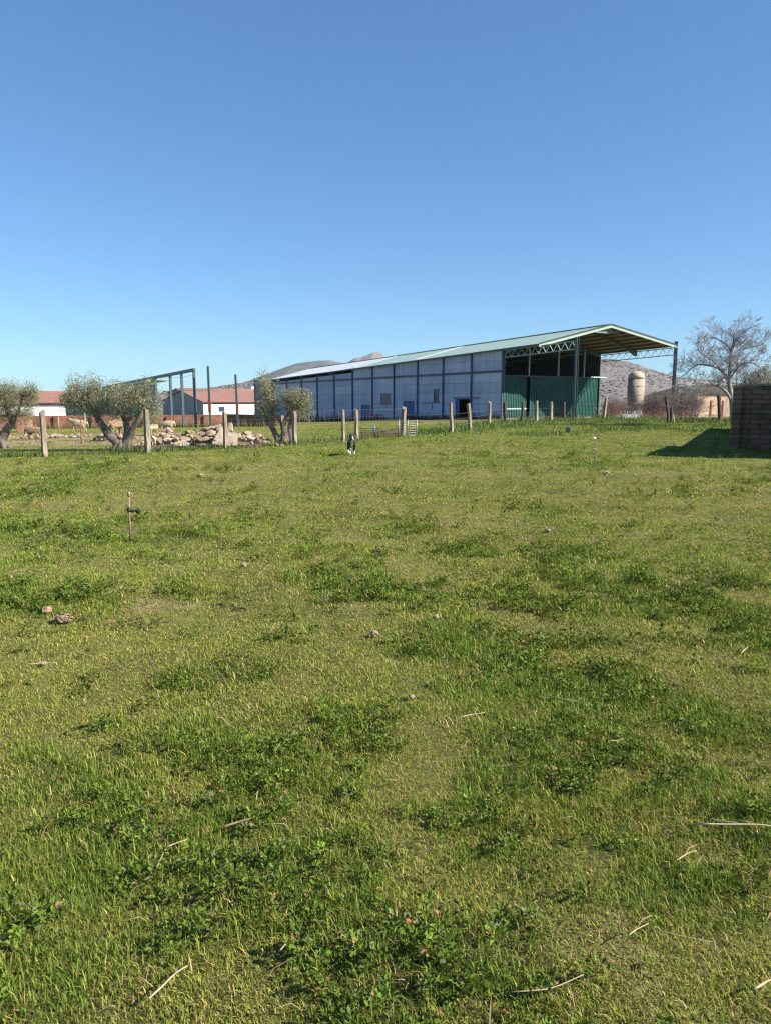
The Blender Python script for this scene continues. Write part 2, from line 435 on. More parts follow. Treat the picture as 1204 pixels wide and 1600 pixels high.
def scrub(label, Y, x0, x1, n, sz, seed, far):
    """dark bushes standing on the hill meshes; heights come from a ray down onto them"""
    from mathutils.bvhtree import BVHTree
    ob = HILLS[far]; me = ob.data
    bv = BVHTree.FromPolygons([v.co for v in me.vertices], [tuple(p.vertices) for p in me.polygons])
    g = np.random.default_rng(seed); VV, FF, CC = [], [], []
    bm = bmesh.new(); bmesh.ops.create_icosphere(bm, subdivisions=1, radius=1)
    ic = np.array([tuple(v.co) for v in bm.verts]); fc = np.array([[v.index for v in f.verts] for f in bm.faces]); bm.free()
    k = 0
    for i in range(n):
        y = g.uniform(Y[0], Y[1]); x = g.uniform(x0, x1) / 1155 * y
        if fbm(x, y, 45, 7) < .44 and g.random() < .75: continue
        h = bv.ray_cast(Vector((x, y, 600)), Vector((0, 0, -1)))[0]
        if h is None: continue
        q = sz * g.uniform(.5, 1.3)
        VV.append(ic * (1 + g.normal(0, .14, (len(ic), 1))) * np.array([q * g.uniform(.9, 2.4), q, q * .6]) + np.array([x, y, h.z + q * .2]))
        FF.append(fc + k * len(ic)); CC.append(np.tile(np.array([.15, .135, .125]) * g.uniform(.8, 1.35), (len(fc), 1))); k += 1
    o = nmesh("scrub", np.concatenate(VV), np.concatenate(FF), M_scrub, np.concatenate(CC)); tag(o, label, "scrub", kind="stuff")
M_scrub = leafmat("scrub_leaf", 0.9, 0.0, 0.0)
scrub("dark round bushes dotted over the dry hillside at right", (400, 840), 200, 640, 4200, .85, 1, 3)
scrub("dark bushes dotted over the low dry hill at left", (620, 1090), -380, 60, 4200, 1.5, 2, 0)

# ------------------------------------------------------------------ shared farm grid frame (all sheds are square to it)
UD = Vector((-0.571, 0.821, 0.0)).normalized()      # along the sheds, away from the camera
WD = Vector((UD.y, -UD.x, 0.0))                    # across the sheds
ANG = math.atan2(WD.y, WD.x)

M_concrete = None
def panelmat():
    m = nmat("concrete_panels", (0.52, 0.545, 0.63), (0.45, 0.475, 0.555), scale=1.1, rough=0.85, c3=(0.30, 0.33, 0.41), scale3=0.35, amt3=0.5, bump=0.2)
    nt = m.node_tree; N, L = nt.nodes, nt.links; bs = N["Principled BSDF"]
    old = bs.inputs["Base Color"].links[0].from_socket
    tc = N.new("ShaderNodeTexCoord"); sp = N.new("ShaderNodeSeparateXYZ"); L.new(tc.outputs["Object"], sp.inputs[0])
    cb = N.new("ShaderNodeCombineXYZ"); L.new(sp.outputs[1], cb.inputs[0]); L.new(sp.outputs[2], cb.inputs[1])
    br = N.new("ShaderNodeTexBrick"); br.offset = 0.0; L.new(cb.outputs[0], br.inputs["Vector"]); br.inputs["Scale"].default_value = 1
    br.inputs["Brick Width"].default_value = 5.15; br.inputs["Row Height"].default_value = 1.19; br.inputs["Mortar Size"].default_value = 0.022
    br.inputs["Color1"].default_value = (1.08, 1.08, 1.07, 1); br.inputs["Color2"].default_value = (0.84, 0.85, 0.88, 1); br.inputs["Mortar"].default_value = (0.5, 0.5, 0.52, 1)
    mx = N.new("ShaderNodeMix"); mx.data_type = 'RGBA'; mx.blend_type = 'MULTIPLY'; mx.inputs["Factor"].default_value = 1
    L.new(old, mx.inputs["A"]); L.new(br.outputs[0], mx.inputs["B"])
    # rain streaks
    n = N.new("ShaderNodeTexNoise"); mp = N.new("ShaderNodeMapping"); mp.inputs["Scale"].default_value = (1, 3.0, 0.18)
    L.new(tc.outputs["Object"], mp.inputs[0]); L.new(mp.outputs[0], n.inputs["Vector"]); n.inputs["Scale"].default_value = 1.2; n.inputs["Detail"].default_value = 6
    r = N.new("ShaderNodeValToRGB"); r.color_ramp.elements[0].position = 0.35; r.color_ramp.elements[0].color = (0.88, 0.88, 0.89, 1)
    r.color_ramp.elements[1].position = 0.62; r.color_ramp.elements[1].color = (1.04, 1.04, 1.04, 1); L.new(n.outputs[0], r.inputs[0])
    m2 = N.new("ShaderNodeMix"); m2.data_type = 'RGBA'; m2.blend_type = 'MULTIPLY'; m2.inputs["Factor"].default_value = 1
    L.new(mx.outputs["Result"], m2.inputs["A"]); L.new(r.outputs[0], m2.inputs["B"])
    L.new(m2.outputs["Result"], bs.inputs["Base Color"])
    return m
M_panel = panelmat()
M_steel = nmat("dark_green_steel", (0.055, 0.10, 0.10), (0.04, 0.075, 0.08), scale=3, rough=0.45, spec=0.5, c3=(0.12, 0.07, 0.04), scale3=1.5, amt3=0.35)
M_bluesteel = nmat("dark_blue_steel", (0.065, 0.09, 0.15), (0.045, 0.065, 0.115), scale=3, rough=0.5, spec=0.4)
M_truss = nmat("pale_green_steel", (0.36, 0.43, 0.38), (0.26, 0.33, 0.30), scale=3, rough=0.5, spec=0.4)
M_greenroof = ribmat("green_roof_sheet", (0.36, 0.45, 0.37), (0.28, 0.37, 0.31), 0.30, axis=1, bump=0.35, rough=0.42)
M_whiteroof = ribmat("bare_roof_sheet", (0.66, 0.66, 0.66), (0.54, 0.55, 0.57), 0.30, axis=1, bump=0.35, rough=0.40)
M_sky = nmat("translucent_roof_strip", (0.80, 0.84, 0.80), (0.7, 0.74, 0.7), scale=2, rough=0.3)
M_fascia = nmat("pale_green_flashing", (0.40, 0.49, 0.39), (0.33, 0.41, 0.33), scale=2, rough=0.5)
M_trim = nmat("dark_flashing", (0.045, 0.075, 0.075), (0.035, 0.06, 0.06), scale=3, rough=0.5)
M_under = nmat("roof_underside", (0.36, 0.25, 0.18), (0.27, 0.185, 0.13), scale=1.5, rough=0.8)
M_door = ribmat("green_door_sheet", (0.07, 0.30, 0.24), (0.055, 0.25, 0.20), 0.26, axis=0, bump=1.0, rough=0.45, dist=0.05)
M_shadesheet = ribmat("interior_shade_sheet", (0.05, 0.06, 0.06), (0.04, 0.045, 0.045), 0.3, axis=0, bump=0.5)  # near-black colour stands in for the shade inside the shed
M_bluedoor = nmat("blue_painted_steel", (0.06, 0.13, 0.30), (0.045, 0.10, 0.24), scale=2, rough=0.5)
M_glassdark = nmat("dirty_window", (0.05, 0.07, 0.11), (0.03, 0.045, 0.08), scale=5, rough=0.25, spec=0.5)
M_white = nmat("white_paint", (0.80, 0.78, 0.74), (0.72, 0.70, 0.66), scale=1, rough=0.8, c3=(0.5, 0.47, 0.42), scale3=0.6, amt3=0.3)
M_shadegrey = nmat("render_and_shade_grey", (0.34, 0.34, 0.35), (0.27, 0.27, 0.28), scale=1.5, rough=0.9, c3=(0.2, 0.19, 0.2), scale3=0.5)  # plain grey, also used to paint shade on the farmhouses
M_redtile = ribmat("red_tile_roof", (0.31, 0.165, 0.13), (0.23, 0.12, 0.095), 0.25, axis=0, bump=0.6, rough=0.8, spec=0.2)
M_brick = brickmat("orange_brick", (0.42, 0.20, 0.12), (0.34, 0.155, 0.095), (0.40, 0.27, 0.19), 0.5, 0.2, 0.02)
M_brickdark = brickmat("weathered_brick", (0.29, 0.165, 0.10), (0.40, 0.25, 0.155), (0.15, 0.115, 0.085), 0.36, 0.17, 0.02, bump=1.0)
M_brickpale = brickmat("pale_brick", (0.55, 0.41, 0.29), (0.48, 0.34, 0.23), (0.50, 0.41, 0.32), 0.5, 0.2, 0.02)
M_rust = nmat("rusty_steel", (0.24, 0.075, 0.04), (0.13, 0.045, 0.03), scale=6, rough=0.85)
M_galv = nmat("galvanised_steel", (0.33, 0.33, 0.31), (0.22, 0.22, 0.21), scale=8, rough=0.45, metal=0.3)
M_post = nmat("weathered_wood", (0.32, 0.255, 0.18), (0.13, 0.10, 0.075), scale=5, rough=0.9, bump=0.7, stretch=(4, 4, 0.6), c3=(0.46, 0.40, 0.32), scale3=2.0)
M_postdark = nmat("blackened_wood", (0.10, 0.075, 0.055), (0.045, 0.035, 0.03), scale=6, rough=0.95, bump=0.8, stretch=(3, 3, 0.8))
M_wire = nmat("fence_wire", (0.30, 0.28, 0.26), (0.2, 0.18, 0.17), scale=8, rough=0.5, metal=0.4)
M_stone = nmat("rubble_stone", (0.36, 0.27, 0.175), (0.18, 0.125, 0.08), scale=5, rough=0.95, bump=0.6, c3=(0.42, 0.34, 0.25), scale3=1.1)
M_earth = nmat("heap_earth", (0.20, 0.14, 0.09), (0.10, 0.07, 0.05), scale=4, rough=1, bump=0.8)
M_slab = nmat("broken_concrete", (0.40, 0.325, 0.25), (0.30, 0.24, 0.18), scale=4, rough=0.95, bump=0.5)
M_bark = nmat("olive_bark", (0.20, 0.165, 0.13), (0.09, 0.07, 0.055), scale=7, rough=0.95, bump=1.0, stretch=(2, 2, 0.7))
M_greybark = nmat("grey_bark", (0.29, 0.265, 0.265), (0.19, 0.17, 0.17), scale=6, rough=0.95, bump=0.6)
M_twig = nmat("bare_twigs", (0.20, 0.15, 0.135), (0.13, 0.095, 0.09), scale=6, rough=0.95)
M_leaf = leafmat("leaf", 0.55, 0.3, 0.22)
M_grass = leafmat("grass_blade", 0.6, 0.12, 0.26)
M_weed = leafmat("weed_leaf", 0.85, 0.05, 0.28)

# ------------------------------------------------------------------ the big shed
def build_shed():
    base = Vector((12.95, 82.0, 0.0))
    t = empty("farm_shed", base, ANG, "long grey panel shed with green pitched roof and open canopy on tall posts", "shed")
    BAY = 5.15; NB = 11; Wd = 16.25; T = 10.15
    def zr(a): return -0.036 * a           # fall of the roof line along the shed
    def zb(a): return -0.62 - 0.021 * a     # fall of the ground line
    def eave(a): return 7.25 + zr(a)
    def girt(a): return 4.74 - 0.0065 * a
    def ridge(a): return 9.30 + zr(a)
    H = Vector
    def part(mb, name, mat): return mb.build(name, mat, t, local=True)
    def wallpiece(mb, x0, x1, a0, a1, zb0, zb1, zt0, zt1):
        mb.hexa([H((x0, a0, zb0)), H((x1, a0, zb0)), H((x1, a1, zb1)), H((x0, a1, zb1))],
                [H((x0, a0, zt0)), H((x1, a0, zt0)), H((x1, a1, zt1)), H((x0, a1, zt1))])
    # openings in the long wall: (a0, a1, z0, z1)
    def a_at(px):   # along-distance of a photo column on the long wall plane
        k = (px - 602) / 1155.0
        return (12.95 - k * 82.0) / (k * 0.821 + 0.571)
    def z_at(px, py):
        a = a_at(px); y = 82 + 0.821 * a
        return CAMZ + (625 - py) / 1169.0 * y
    door1 = (a_at(735), a_at(711.5), None, z_at(723, 623))
    door2 = (a_at(646.5), a_at(630), None, z_at(638, 626.5))
    door3 = (a_at(578), a_at(564.5), None, z_at(571, 632.5))
    win1 = (a_at(685), a_at(677), z_at(681, 628.5), z_at(681, 608))
    win2 = (a_at(610), a_at(595), z_at(602, 632), z_at(602, 614.6))
    holes = [door1, door2, door3, win1, win2]
    mb = MB()
    for n in range(NB):
        a0, a1 = n * BAY, (n + 1) * BAY
        gap = 0.0 if n < 6 else 0.5
        zt = lambda a: eave(a) - 0.12 - gap
        hs = [h for h in holes if h[0] >= a0 and h[1] <= a1]
        zb_ = lambda a: zb(a) - 0.6
        if not hs:
            wallpiece(mb, 0, 0.2, a0, a1, zb_(a0), zb_(a1), zt(a0), zt(a1))
        else:
            h = hs[0]
            wallpiece(mb, 0, 0.2, a0, h[0], zb_(a0), zb_(h[0]), zt(a0), zt(h[0]))
            wallpiece(mb, 0, 0.2, h[1], a1, zb_(h[1]), zb_(a1), zt(h[1]), zt(a1))
            wallpiece(mb, 0, 0.2, h[0], h[1], h[3], h[3], zt(h[0]), zt(h[1]))
            if h[2] is not None:
                wallpiece(mb, 0, 0.2, h[0], h[1], zb_(h[0]), zb_(h[1]), h[2], h[2])
    part(mb, "side_wall", M_panel)
    # the other walls
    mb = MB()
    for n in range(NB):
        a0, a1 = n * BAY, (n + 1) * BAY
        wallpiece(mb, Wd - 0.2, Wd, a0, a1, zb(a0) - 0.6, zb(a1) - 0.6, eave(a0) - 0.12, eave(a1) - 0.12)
    part(mb, "far_side_wall", M_shadesheet)
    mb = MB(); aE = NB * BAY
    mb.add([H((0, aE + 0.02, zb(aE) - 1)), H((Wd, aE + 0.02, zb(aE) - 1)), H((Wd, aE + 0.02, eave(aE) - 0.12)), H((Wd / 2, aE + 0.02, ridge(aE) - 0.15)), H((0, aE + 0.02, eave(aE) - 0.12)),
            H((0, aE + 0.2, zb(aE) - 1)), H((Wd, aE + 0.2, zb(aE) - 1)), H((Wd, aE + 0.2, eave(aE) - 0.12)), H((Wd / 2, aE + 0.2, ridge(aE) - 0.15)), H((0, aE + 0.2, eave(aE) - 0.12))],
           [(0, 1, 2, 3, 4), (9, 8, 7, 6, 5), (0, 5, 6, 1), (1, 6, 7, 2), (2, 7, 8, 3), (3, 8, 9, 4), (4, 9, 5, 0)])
    part(mb, "end_wall", M_shadesheet)
    # sheet-clad last bay without roof
    mb = MB(); n = 26
    for i in range(n):
        a0 = aE + 0.25 + i * (7.0 / n); w = 7.0 / n
        off = 0.0 if i % 2 else 0.05
        wallpiece(mb, -0.05 + off, 0.05 + off, a0, a0 + w - 0.004, zb(a0) - 0.6, zb(a0) - 0.6, eave(aE) + 0.05, eave(aE) + 0.02)
    part(mb, "sheet_annex", nmat("grey_cladding", (0.30, 0.32, 0.35), (0.23, 0.245, 0.27), scale=2, rough=0.5))
    mb = MB(); mb.span((-0.16, aE + 7.3, zb(aE) - 0.6), (0.02, aE + 7.55, eave(aE) + 0.35)); part(mb, "column", M_bluesteel)
    # columns and girts on the long wall
    for n in range(NB + 1):
        a = n * BAY; mb = MB()
        wallpiece(mb, -0.16, -0.003, a - 0.065, a + 0.065, zb(a) - 0.6, zb(a) - 0.6, eave(a) - 0.15, eave(a) - 0.15)
        wallpiece(mb, -0.20, -0.163, a - 0.09, a + 0.09, zb(a) - 0.6, zb(a) - 0.6, eave(a) - 0.15, eave(a) - 0.15)
        part(mb, "column", M_bluesteel)
    for n in range(NB):
        a0, a1 = n * BAY + 0.135, (n + 1) * BAY - 0.135; mb = MB()
        z0, z1 = girt(a0), girt(a1)
        wallpiece(mb, -0.13, -0.004, a0, a1, z0 - 0.11, z1 - 0.11, z0 + 0.09, z1 + 0.09)
        wallpiece(mb, -0.17, -0.134, a0, a1, z0 + 0.05, z1 + 0.05, z0 + 0.12, z1 + 0.12)
        part(mb, "girt", M_bluesteel)
    # doors and windows of the long wall
    def framed(name, h, leaf_mat, open_frac=0.0, bars=0):
        z0 = h[2] if h[2] is not None else zb((h[0] + h[1]) / 2) - 0.4
        mb = MB(); fr = 0.07
        mb.span((-0.04, h[0] + 0.003, z0), (0.14, h[0] + fr, h[3] - 0.003)); mb.span((-0.04, h[1] - fr, z0), (0.14, h[1] - 0.003, h[3] - 0.003))
        mb.span((-0.04, h[0] + fr + 0.002, h[3] - fr), (0.14, h[1] - fr - 0.002, h[3] - 0.003))
        if h[2] is not None: mb.span((-0.06, h[0] + fr + 0.002, z0 + 0.003), (0.16, h[1] - fr - 0.002, z0 + fr))
        f = part(mb, name, M_bluesteel)
        mb = MB(); a0, a1 = h[0] + fr, h[1] - fr
        a0 = a0 + (a1 - a0) * open_frac
        mb.span((0.02, a0 + 0.004, z0 + fr + 0.004), (0.06, a1 - 0.004, h[3] - fr - 0.004))
        if bars:
            for k in range(1, bars):
                y = a0 + (a1 - a0) * k / bars; mb.span((-0.01, y - 0.02, z0 + fr + 0.01), (0.017, y + 0.02, h[3] - fr - 0.01))
        mb.build("pane" if h[2] is not None else "leaf", leaf_mat, f, local=True)
    framed("door", door1, M_bluedoor, 0.80); framed("door", door2, M_bluedoor, 0, 4); framed("door", door3, M_bluedoor, 0.0, 3)
    framed("window", win1, M_glassdark, 0, 2); framed("window", win2, M_glassdark, 0, 3)
    mb = MB(); mb.span((-0.12, door1[0] - 1.5, door1[3] + 0.05), (-0.02, door1[1] + 0.4, door1[3] + 0.16)); part(mb, "door_rail", M_bluesteel)
    mb = MB(); mb.span((-0.06, win1[0] - 0.1, win1[2] - 0.12), (-0.004, win1[1] + 2.0, win1[2] - 0.02)); mb.span((-0.05, win1[0] + 1.2, win1[2] - 1.0), (-0.003, win1[0] + 1.3, win1[2] - 0.13)); part(mb, "window_sill", M_bluesteel)
    # ---- roof.  left slope front edge runs on a slant from a=-5.5 at the eave to a=-8.2 at the ridge
    ov = 0.35
    drop = (9.30 - 7.25) / (Wd / 2)
    def rl(w, a): return H((w, a, (7.25 + drop * w if w <= Wd / 2 else 7.25 + drop * (Wd - w)) + zr(a) + 0.0))
    aF0, aF1, aF2 = -5.5, -7.8, -10.35
    def sheet(name, mat, wa, wb, a_lo, a_hi, th=0.05, up=0.0):
        mb = MB(); o_ = H((0, 0, up))
        poly = [rl(wa, a_lo[0]) + o_, rl(wb, a_lo[1]) + o_, rl(wb, a_hi) + o_, rl(wa, a_hi) + o_]
        if wb < wa: poly.reverse()
        mb.slab(poly, th); return part(mb, name, mat)
    aW = 6 * BAY
    sheet("roof_sheeting", M_greenroof, -ov, Wd / 2, (aF0, aF1), aW + 2.0)
    sheet("roof_sheeting", M_greenroof, Wd + ov, Wd / 2, (aF2, aF1), aW + 2.0)
    sheet("roof_sheeting", M_whiteroof, -ov, Wd / 2, (aW + 2.01, aW + 2.01), aE + 1.2)
    sheet("roof_sheeting", M_whiteroof, Wd + ov, Wd / 2, (aW + 2.01, aW + 2.01), aE + 1.2)
    for a in (15.8, 30.6):
        sheet("roof_light", M_sky, -ov + 0.5, Wd / 2 - 0.3, (a, a), a + 0.75, 0.02, 0.03)
    mb = MB()
    for a0, a1 in ((aF1, aW), (aW, aE + 1.2)):
        mb.bar(rl(Wd / 2, a0) + H((-0.14, 0, 0.03)), rl(Wd / 2, a1) + H((-0.14, 0, 0.03)), 0.28, 0.05)
        mb.bar(rl(Wd / 2, a0) + H((0.15, 0, 0.02)), rl(Wd / 2, a1) + H((0.15, 0, 0.02)), 0.28, 0.05)
    part(mb, "ridge_cap", M_greenroof)
    # underside lining seen from below in the canopy
    def under(wa, wb, alo, ahi):
        mb = MB(); o_ = H((0, 0, -0.055)); poly = [rl(wa, alo[0]) + o_, rl(wb, alo[1]) + o_, rl(wb, ahi) + o_, rl(wa, ahi) + o_]
        if wb < wa: poly.reverse()
        mb.slab(poly, 0.012); part(mb, "roof_lining", M_under)
    under(-0.1, Wd / 2 - 0.02, (aF0 + 0.1, aF1 + 0.1), 0.0); under(Wd + 0.1, Wd / 2 + 0.02, (aF2 + 0.1, aF1 + 0.1), 0.0)
    # purlins
    for side in (0, 1):
        for k in range(8):
            w = 0.4 + k * 1.08; f = w / (Wd / 2)
            af = (aF0 + (aF1 - aF0) * f) if side == 0 else (aF2 + (aF1 - aF2) * f)
            ww = w if side == 0 else Wd - w
            p0 = rl(ww, af + 0.15) + H((0, 0, -0.16)); p1 = rl(ww, aE) + H((0, 0, -0.16))
            mb = MB(); mb.bar(p0, p1, 0.07, 0.17); part(mb, "purlin", M_steel)
    # rafters
    def rafter(a, half, d=0.34, name="rafter", haunch=False):
        mb = MB()
        for s in half:
            w0, w1 = (0.1, Wd / 2) if s == 0 else (Wd - 0.1, Wd / 2)
            mb.bar(rl(w0, a) + H((0, 0, -0.27 - d / 2)), rl(w1, a) + H((0, 0, -0.27 - d / 2)), 0.16, d)
            if haunch:
                e = 0.0 if s == 0 else Wd; q = 1 if s == 0 else -1
                lo = [H((e + q * 0.1, a - 0.07, 6.45 + zr(a))), H((e + q * 0.55, a - 0.07, 6.45 + zr(a))), H((e + q * 0.55, a + 0.07, 6.45 + zr(a))), H((e + q * 0.1, a + 0.07, 6.45 + zr(a)))]
                hi = [H((e + q * 0.1, a - 0.07, 6.95 + zr(a))), H((e + q * 2.4, a - 0.07, 7.45 + zr(a))), H((e + q * 2.4, a + 0.07, 7.45 + zr(a))), H((e + q * 0.1, a + 0.07, 6.95 + zr(a)))]
                mb.hexa(lo, hi)
        part(mb, name, M_steel)
    rafter(-5.25, (1,), haunch=True); rafter(-5.22, (0,)); rafter(0.0, (0, 1))
    for n in range(1, NB + 1): rafter(n * BAY, (0, 1))
    # slanted fascia along the canopy front
    def fas(w0, a0, w1, a1, mat, dz, h, name, off):
        mb = MB(); q = H((0, -off, dz)); mb.bar(rl(w0, a0) + q, rl(w1, a1) + q, 0.05, h); part(mb, name, mat)
    for (w0, a0) in ((-ov, aF0), (Wd + ov - 0.3, aF2)):
        fas(w0, a0, Wd / 2, aF1, M_fascia, -0.21, 0.25, "fascia", 0.03)
        fas(w0, a0, Wd / 2, aF1, M_trim, 0.0, 0.17, "verge_trim", 0.05)
    mb = MB(); mb.slab([rl(Wd / 2 - 1.9, aF1 + 0.45) + H((0, 0, -0.36)), rl(Wd / 2 + 1.9, aF1 + 0.25) + H((0, 0, -0.36)), rl(Wd / 2, aF1 + 0.35) + H((0, 0, -0.30))], 0.06); 
    part(mb, "peak_gusset", M_fascia)
    # gutter under left eave, to the canopy corner
    mb = MB(); mb.bar(rl(-ov, aF0 + 0.05) + H((-0.06, 0, -0.1)), rl(-ov, 0) + H((-0.06, 0, -0.1)), 0.14, 0.18); mb.bar(rl(-ov, 0.02) + H((-0.06, 0, -0.1)), rl(-ov, aE) + H((-0.06, 0, -0.1)), 0.12, 0.14); part(mb, "gutter", M_bluesteel)
    # lattice girders carrying the eaves of the canopy
    for w in (0.0, Wd):
        mb = MB(); zt0, zt1 = 6.98 + zr(-0.2), 6.98 + zr(-T); hgt = 0.78
        mb.bar((w, -0.2, zt0), (w, -T, zt1), 0.09); mb.bar((w, -0.2, zt0 - hgt), (w, -T, zt1 - hgt), 0.09)
        n = 20
        for i in range(n):
            y0 = -0.2 - (T - 0.2) * i / n; y1 = -0.2 - (T - 0.2) * (i + 1) / n
            b0, b1 = (0, -hgt) if i % 2 else (-hgt, 0)
            mb.bar((w, y0, 6.98 + zr(y0) + b0), (w, y1, 6.98 + zr(y1) + b1), 0.05)
        part(mb, "lattice_girder", M_truss)
    for w, top in ((0.0, 7.35), (Wd, 7.65)):
        mb = MB(); a = -T - 0.12
        zt = top + zr(a)
        for dx in (-0.13, 0.13): mb.span((w + dx - 0.015, a - 0.13, -0.9), (w + dx + 0.015, a + 0.13, zt))
        mb.span((w - 0.113, a - 0.015, -0.9), (w + 0.113, a + 0.015, zt))
        part(mb, "post", M_steel)
    # ---- the end frame with sliding doors
    zrail = 4.25
    for w in (0.1, 3.95, 8.75, 13.25, Wd - 0.1):
        mb = MB(); zt = rl(w, 0).z - 0.45; z0 = -0.9 if w in (0.1, Wd - 0.1) else zrail + 0.1
        mb.span((w - 0.07, -0.12, z0), (w + 0.07, 0.02, zt)); part(mb, "mullion", M_truss if z0 > 0 else M_steel)
    mb = MB(); mb.span((0.2, -0.16, zrail - 0.08), (Wd - 0.2, -0.02, zrail + 0.1)); part(mb, "door_rail", M_trim)
    mb = MB(); mb.span((14.2, -0.34, zrail + 0.02), (17.2, -0.2, zrail + 0.16)); part(mb, "track_end", M_fascia)
    def leaf(w0, w1, y, z0=-0.75):
        mb = MB(); n = int((w1 - w0) / 0.13)
        for i in range(n):
            x0 = w0 + (w1 - w0) * i / n; x1 = w0 + (w1 - w0) * (i + 1) / n; o_ = 0.0 if i % 2 else 0.06
            mb.span((x0, y - o_, z0), (x1 - 0.002, y - o_ + 0.04, zrail - 0.12))
        return part(mb, "sliding_door", M_door_flat)
    leaf(0.25, 3.55, -0.06); leaf(3.9, 10.0, -0.30); leaf(10.03, 15.4, -0.31)
    mb = MB(); mb.span((0.2, -0.14, 0.55), (3.6, -0.10, 0.70)); part(mb, "door_rail", M_fascia)
    mb = MB(); mb.span((11.5, -0.41, 1.05), (15.4, -0.36, 1.10)); part(mb, "door_bolt", M_trim)
    # low concrete threshold
    mb = MB(); mb.span((0.0, -0.7, -1.0), (Wd, -0.42, -0.42)); part(mb, "threshold", M_slab)
    return t
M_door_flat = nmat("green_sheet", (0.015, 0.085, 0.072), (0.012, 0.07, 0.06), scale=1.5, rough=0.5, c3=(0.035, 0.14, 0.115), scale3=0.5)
build_shed()

# ------------------------------------------------------------------ pole shed on the left
def build_pole_shed():
    # near eave corner and line: parallel to the big shed
    c = P(303, 578, 56.0); c.z = 0
    t = empty("pole_shed", c, ANG, "green steel pole shed with slanted roof beam and bare posts behind olive tree", "shed")
    H = Vector; ztop = P(303, 578, 56.0).z
    def zt(a): return ztop - 0.036 * a
    offs = [0.0, 2.7, 5.4, 9.2]
    def zg(a, w=0): 
        p = c + UD * a + WD * w; return gh(p.x, p.y) - 0.3
    for a in offs:
        mb = MB(); mb.span((-0.09, a - 0.09, zg(a)), (0.09, a + 0.09, zt(a) - 0.13)); mb.build("post", M_steel, t, local=True)
    mb = MB(); mb.bar((0, -0.15, zt(-0.15)), (0, 46, zt(46)), 0.16, 0.24); mb.build("eave_beam", M_steel, t, local=True)
    # thin cable hanging below the beam
    mb = MB(); mb.limb([(0.0, k * 1.5, zt(k * 1.5) - 0.32 - 0.08 * math.sin(k * 1.1)) for k in range(0, 7)], [0.012] * 7, 4); mb.build("cable", M_wire, t, local=True)
    # covered part
    a0, a1 = 9.2, 46.0; Wd = 1.3
    def hexw(mb, w0, w1, A0, A1, zb0, zb1, t0, t1):
        mb.hexa([H((w0, A0, zb0)), H((w1, A0, zb0)), H((w1, A1, zb1)), H((w0, A1, zb1))], [H((w0, A0, t0)), H((w1, A0, t0)), H((w1, A1, t1)), H((w0, A1, t1))])
    mb = MB(); mb.slab([H((-0.5, a0, zt(a0) - 0.16)), H((Wd, a0, zt(a0) - 0.2)), H((Wd, a1, zt(a1) - 0.2)), H((-0.5, a1, zt(a1) - 0.16))], 0.05)
    mb.build("roof_sheet", M_fascia, t, local=True)
    mb = MB(); mb.bar((-0.55, a0, zt(a0) - 0.26), (-0.55, a1, zt(a1) - 0.26), 0.05, 0.14); mb.build("fascia", M_fascia, t, local=True)
    mb = MB(); hexw(mb, 0.1, 0.16, a0 + 0.2, a1, zg(a0), zg(a1), zt(a0) - 0.5, zt(a1) - 0.5)
    mb.build("side_sheeting", nmat("grey_green_sheet", (0.24, 0.28, 0.25), (0.17, 0.20, 0.18), scale=1.2, rough=0.6), t, local=True)
    mb = MB(); hexw(mb, 0.1, Wd, a1 + 0.01, a1 + 0.08, zg(a1), zg(a1), zt(a1) - 0.55, zt(a1) - 0.6); mb.build("end_sheeting", M_shadegrey, t, local=True)
    for k in range(1, 7):
        a = a0 + k * (a1 - a0) / 7
        mb = MB(); mb.span((-0.12, a - 0.06, zg(a)), (0.0, a + 0.06, zt(a) - 0.15)); mb.build("post", M_steel, t, local=True)
build_pole_shed()
# lone uprights standing near it
for (px, py, pb, Y, lab, lean) in ((325, 572, 664, 55.5, "tall slim steel upright with its thin top against the sky behind rubble heap", 0.004),
                                    (368, 585, 666, 56.5, "shorter slim steel upright before the red tiled roof between rubble and olive tree", 0.01)):
    top = P(px, py, Y); b = P(px + 4, pb, Y); b.z = gh(b.x, b.y)
    t = empty("steel_upright", b, 0, lab, "steel post", "lone steel uprights")
    mb = MB(); mb.bar(b - Vector((0, 0, 0.4)), top, 0.15, 0.12); mb.build("shaft", M_steel, t)
    mb = MB(); mid = b.lerp(top, 0.25); mb.bar(mid, mid + Vector((0, 0, 0.9)), 0.2, 0.17); mb.build("sleeve", M_rust, t)

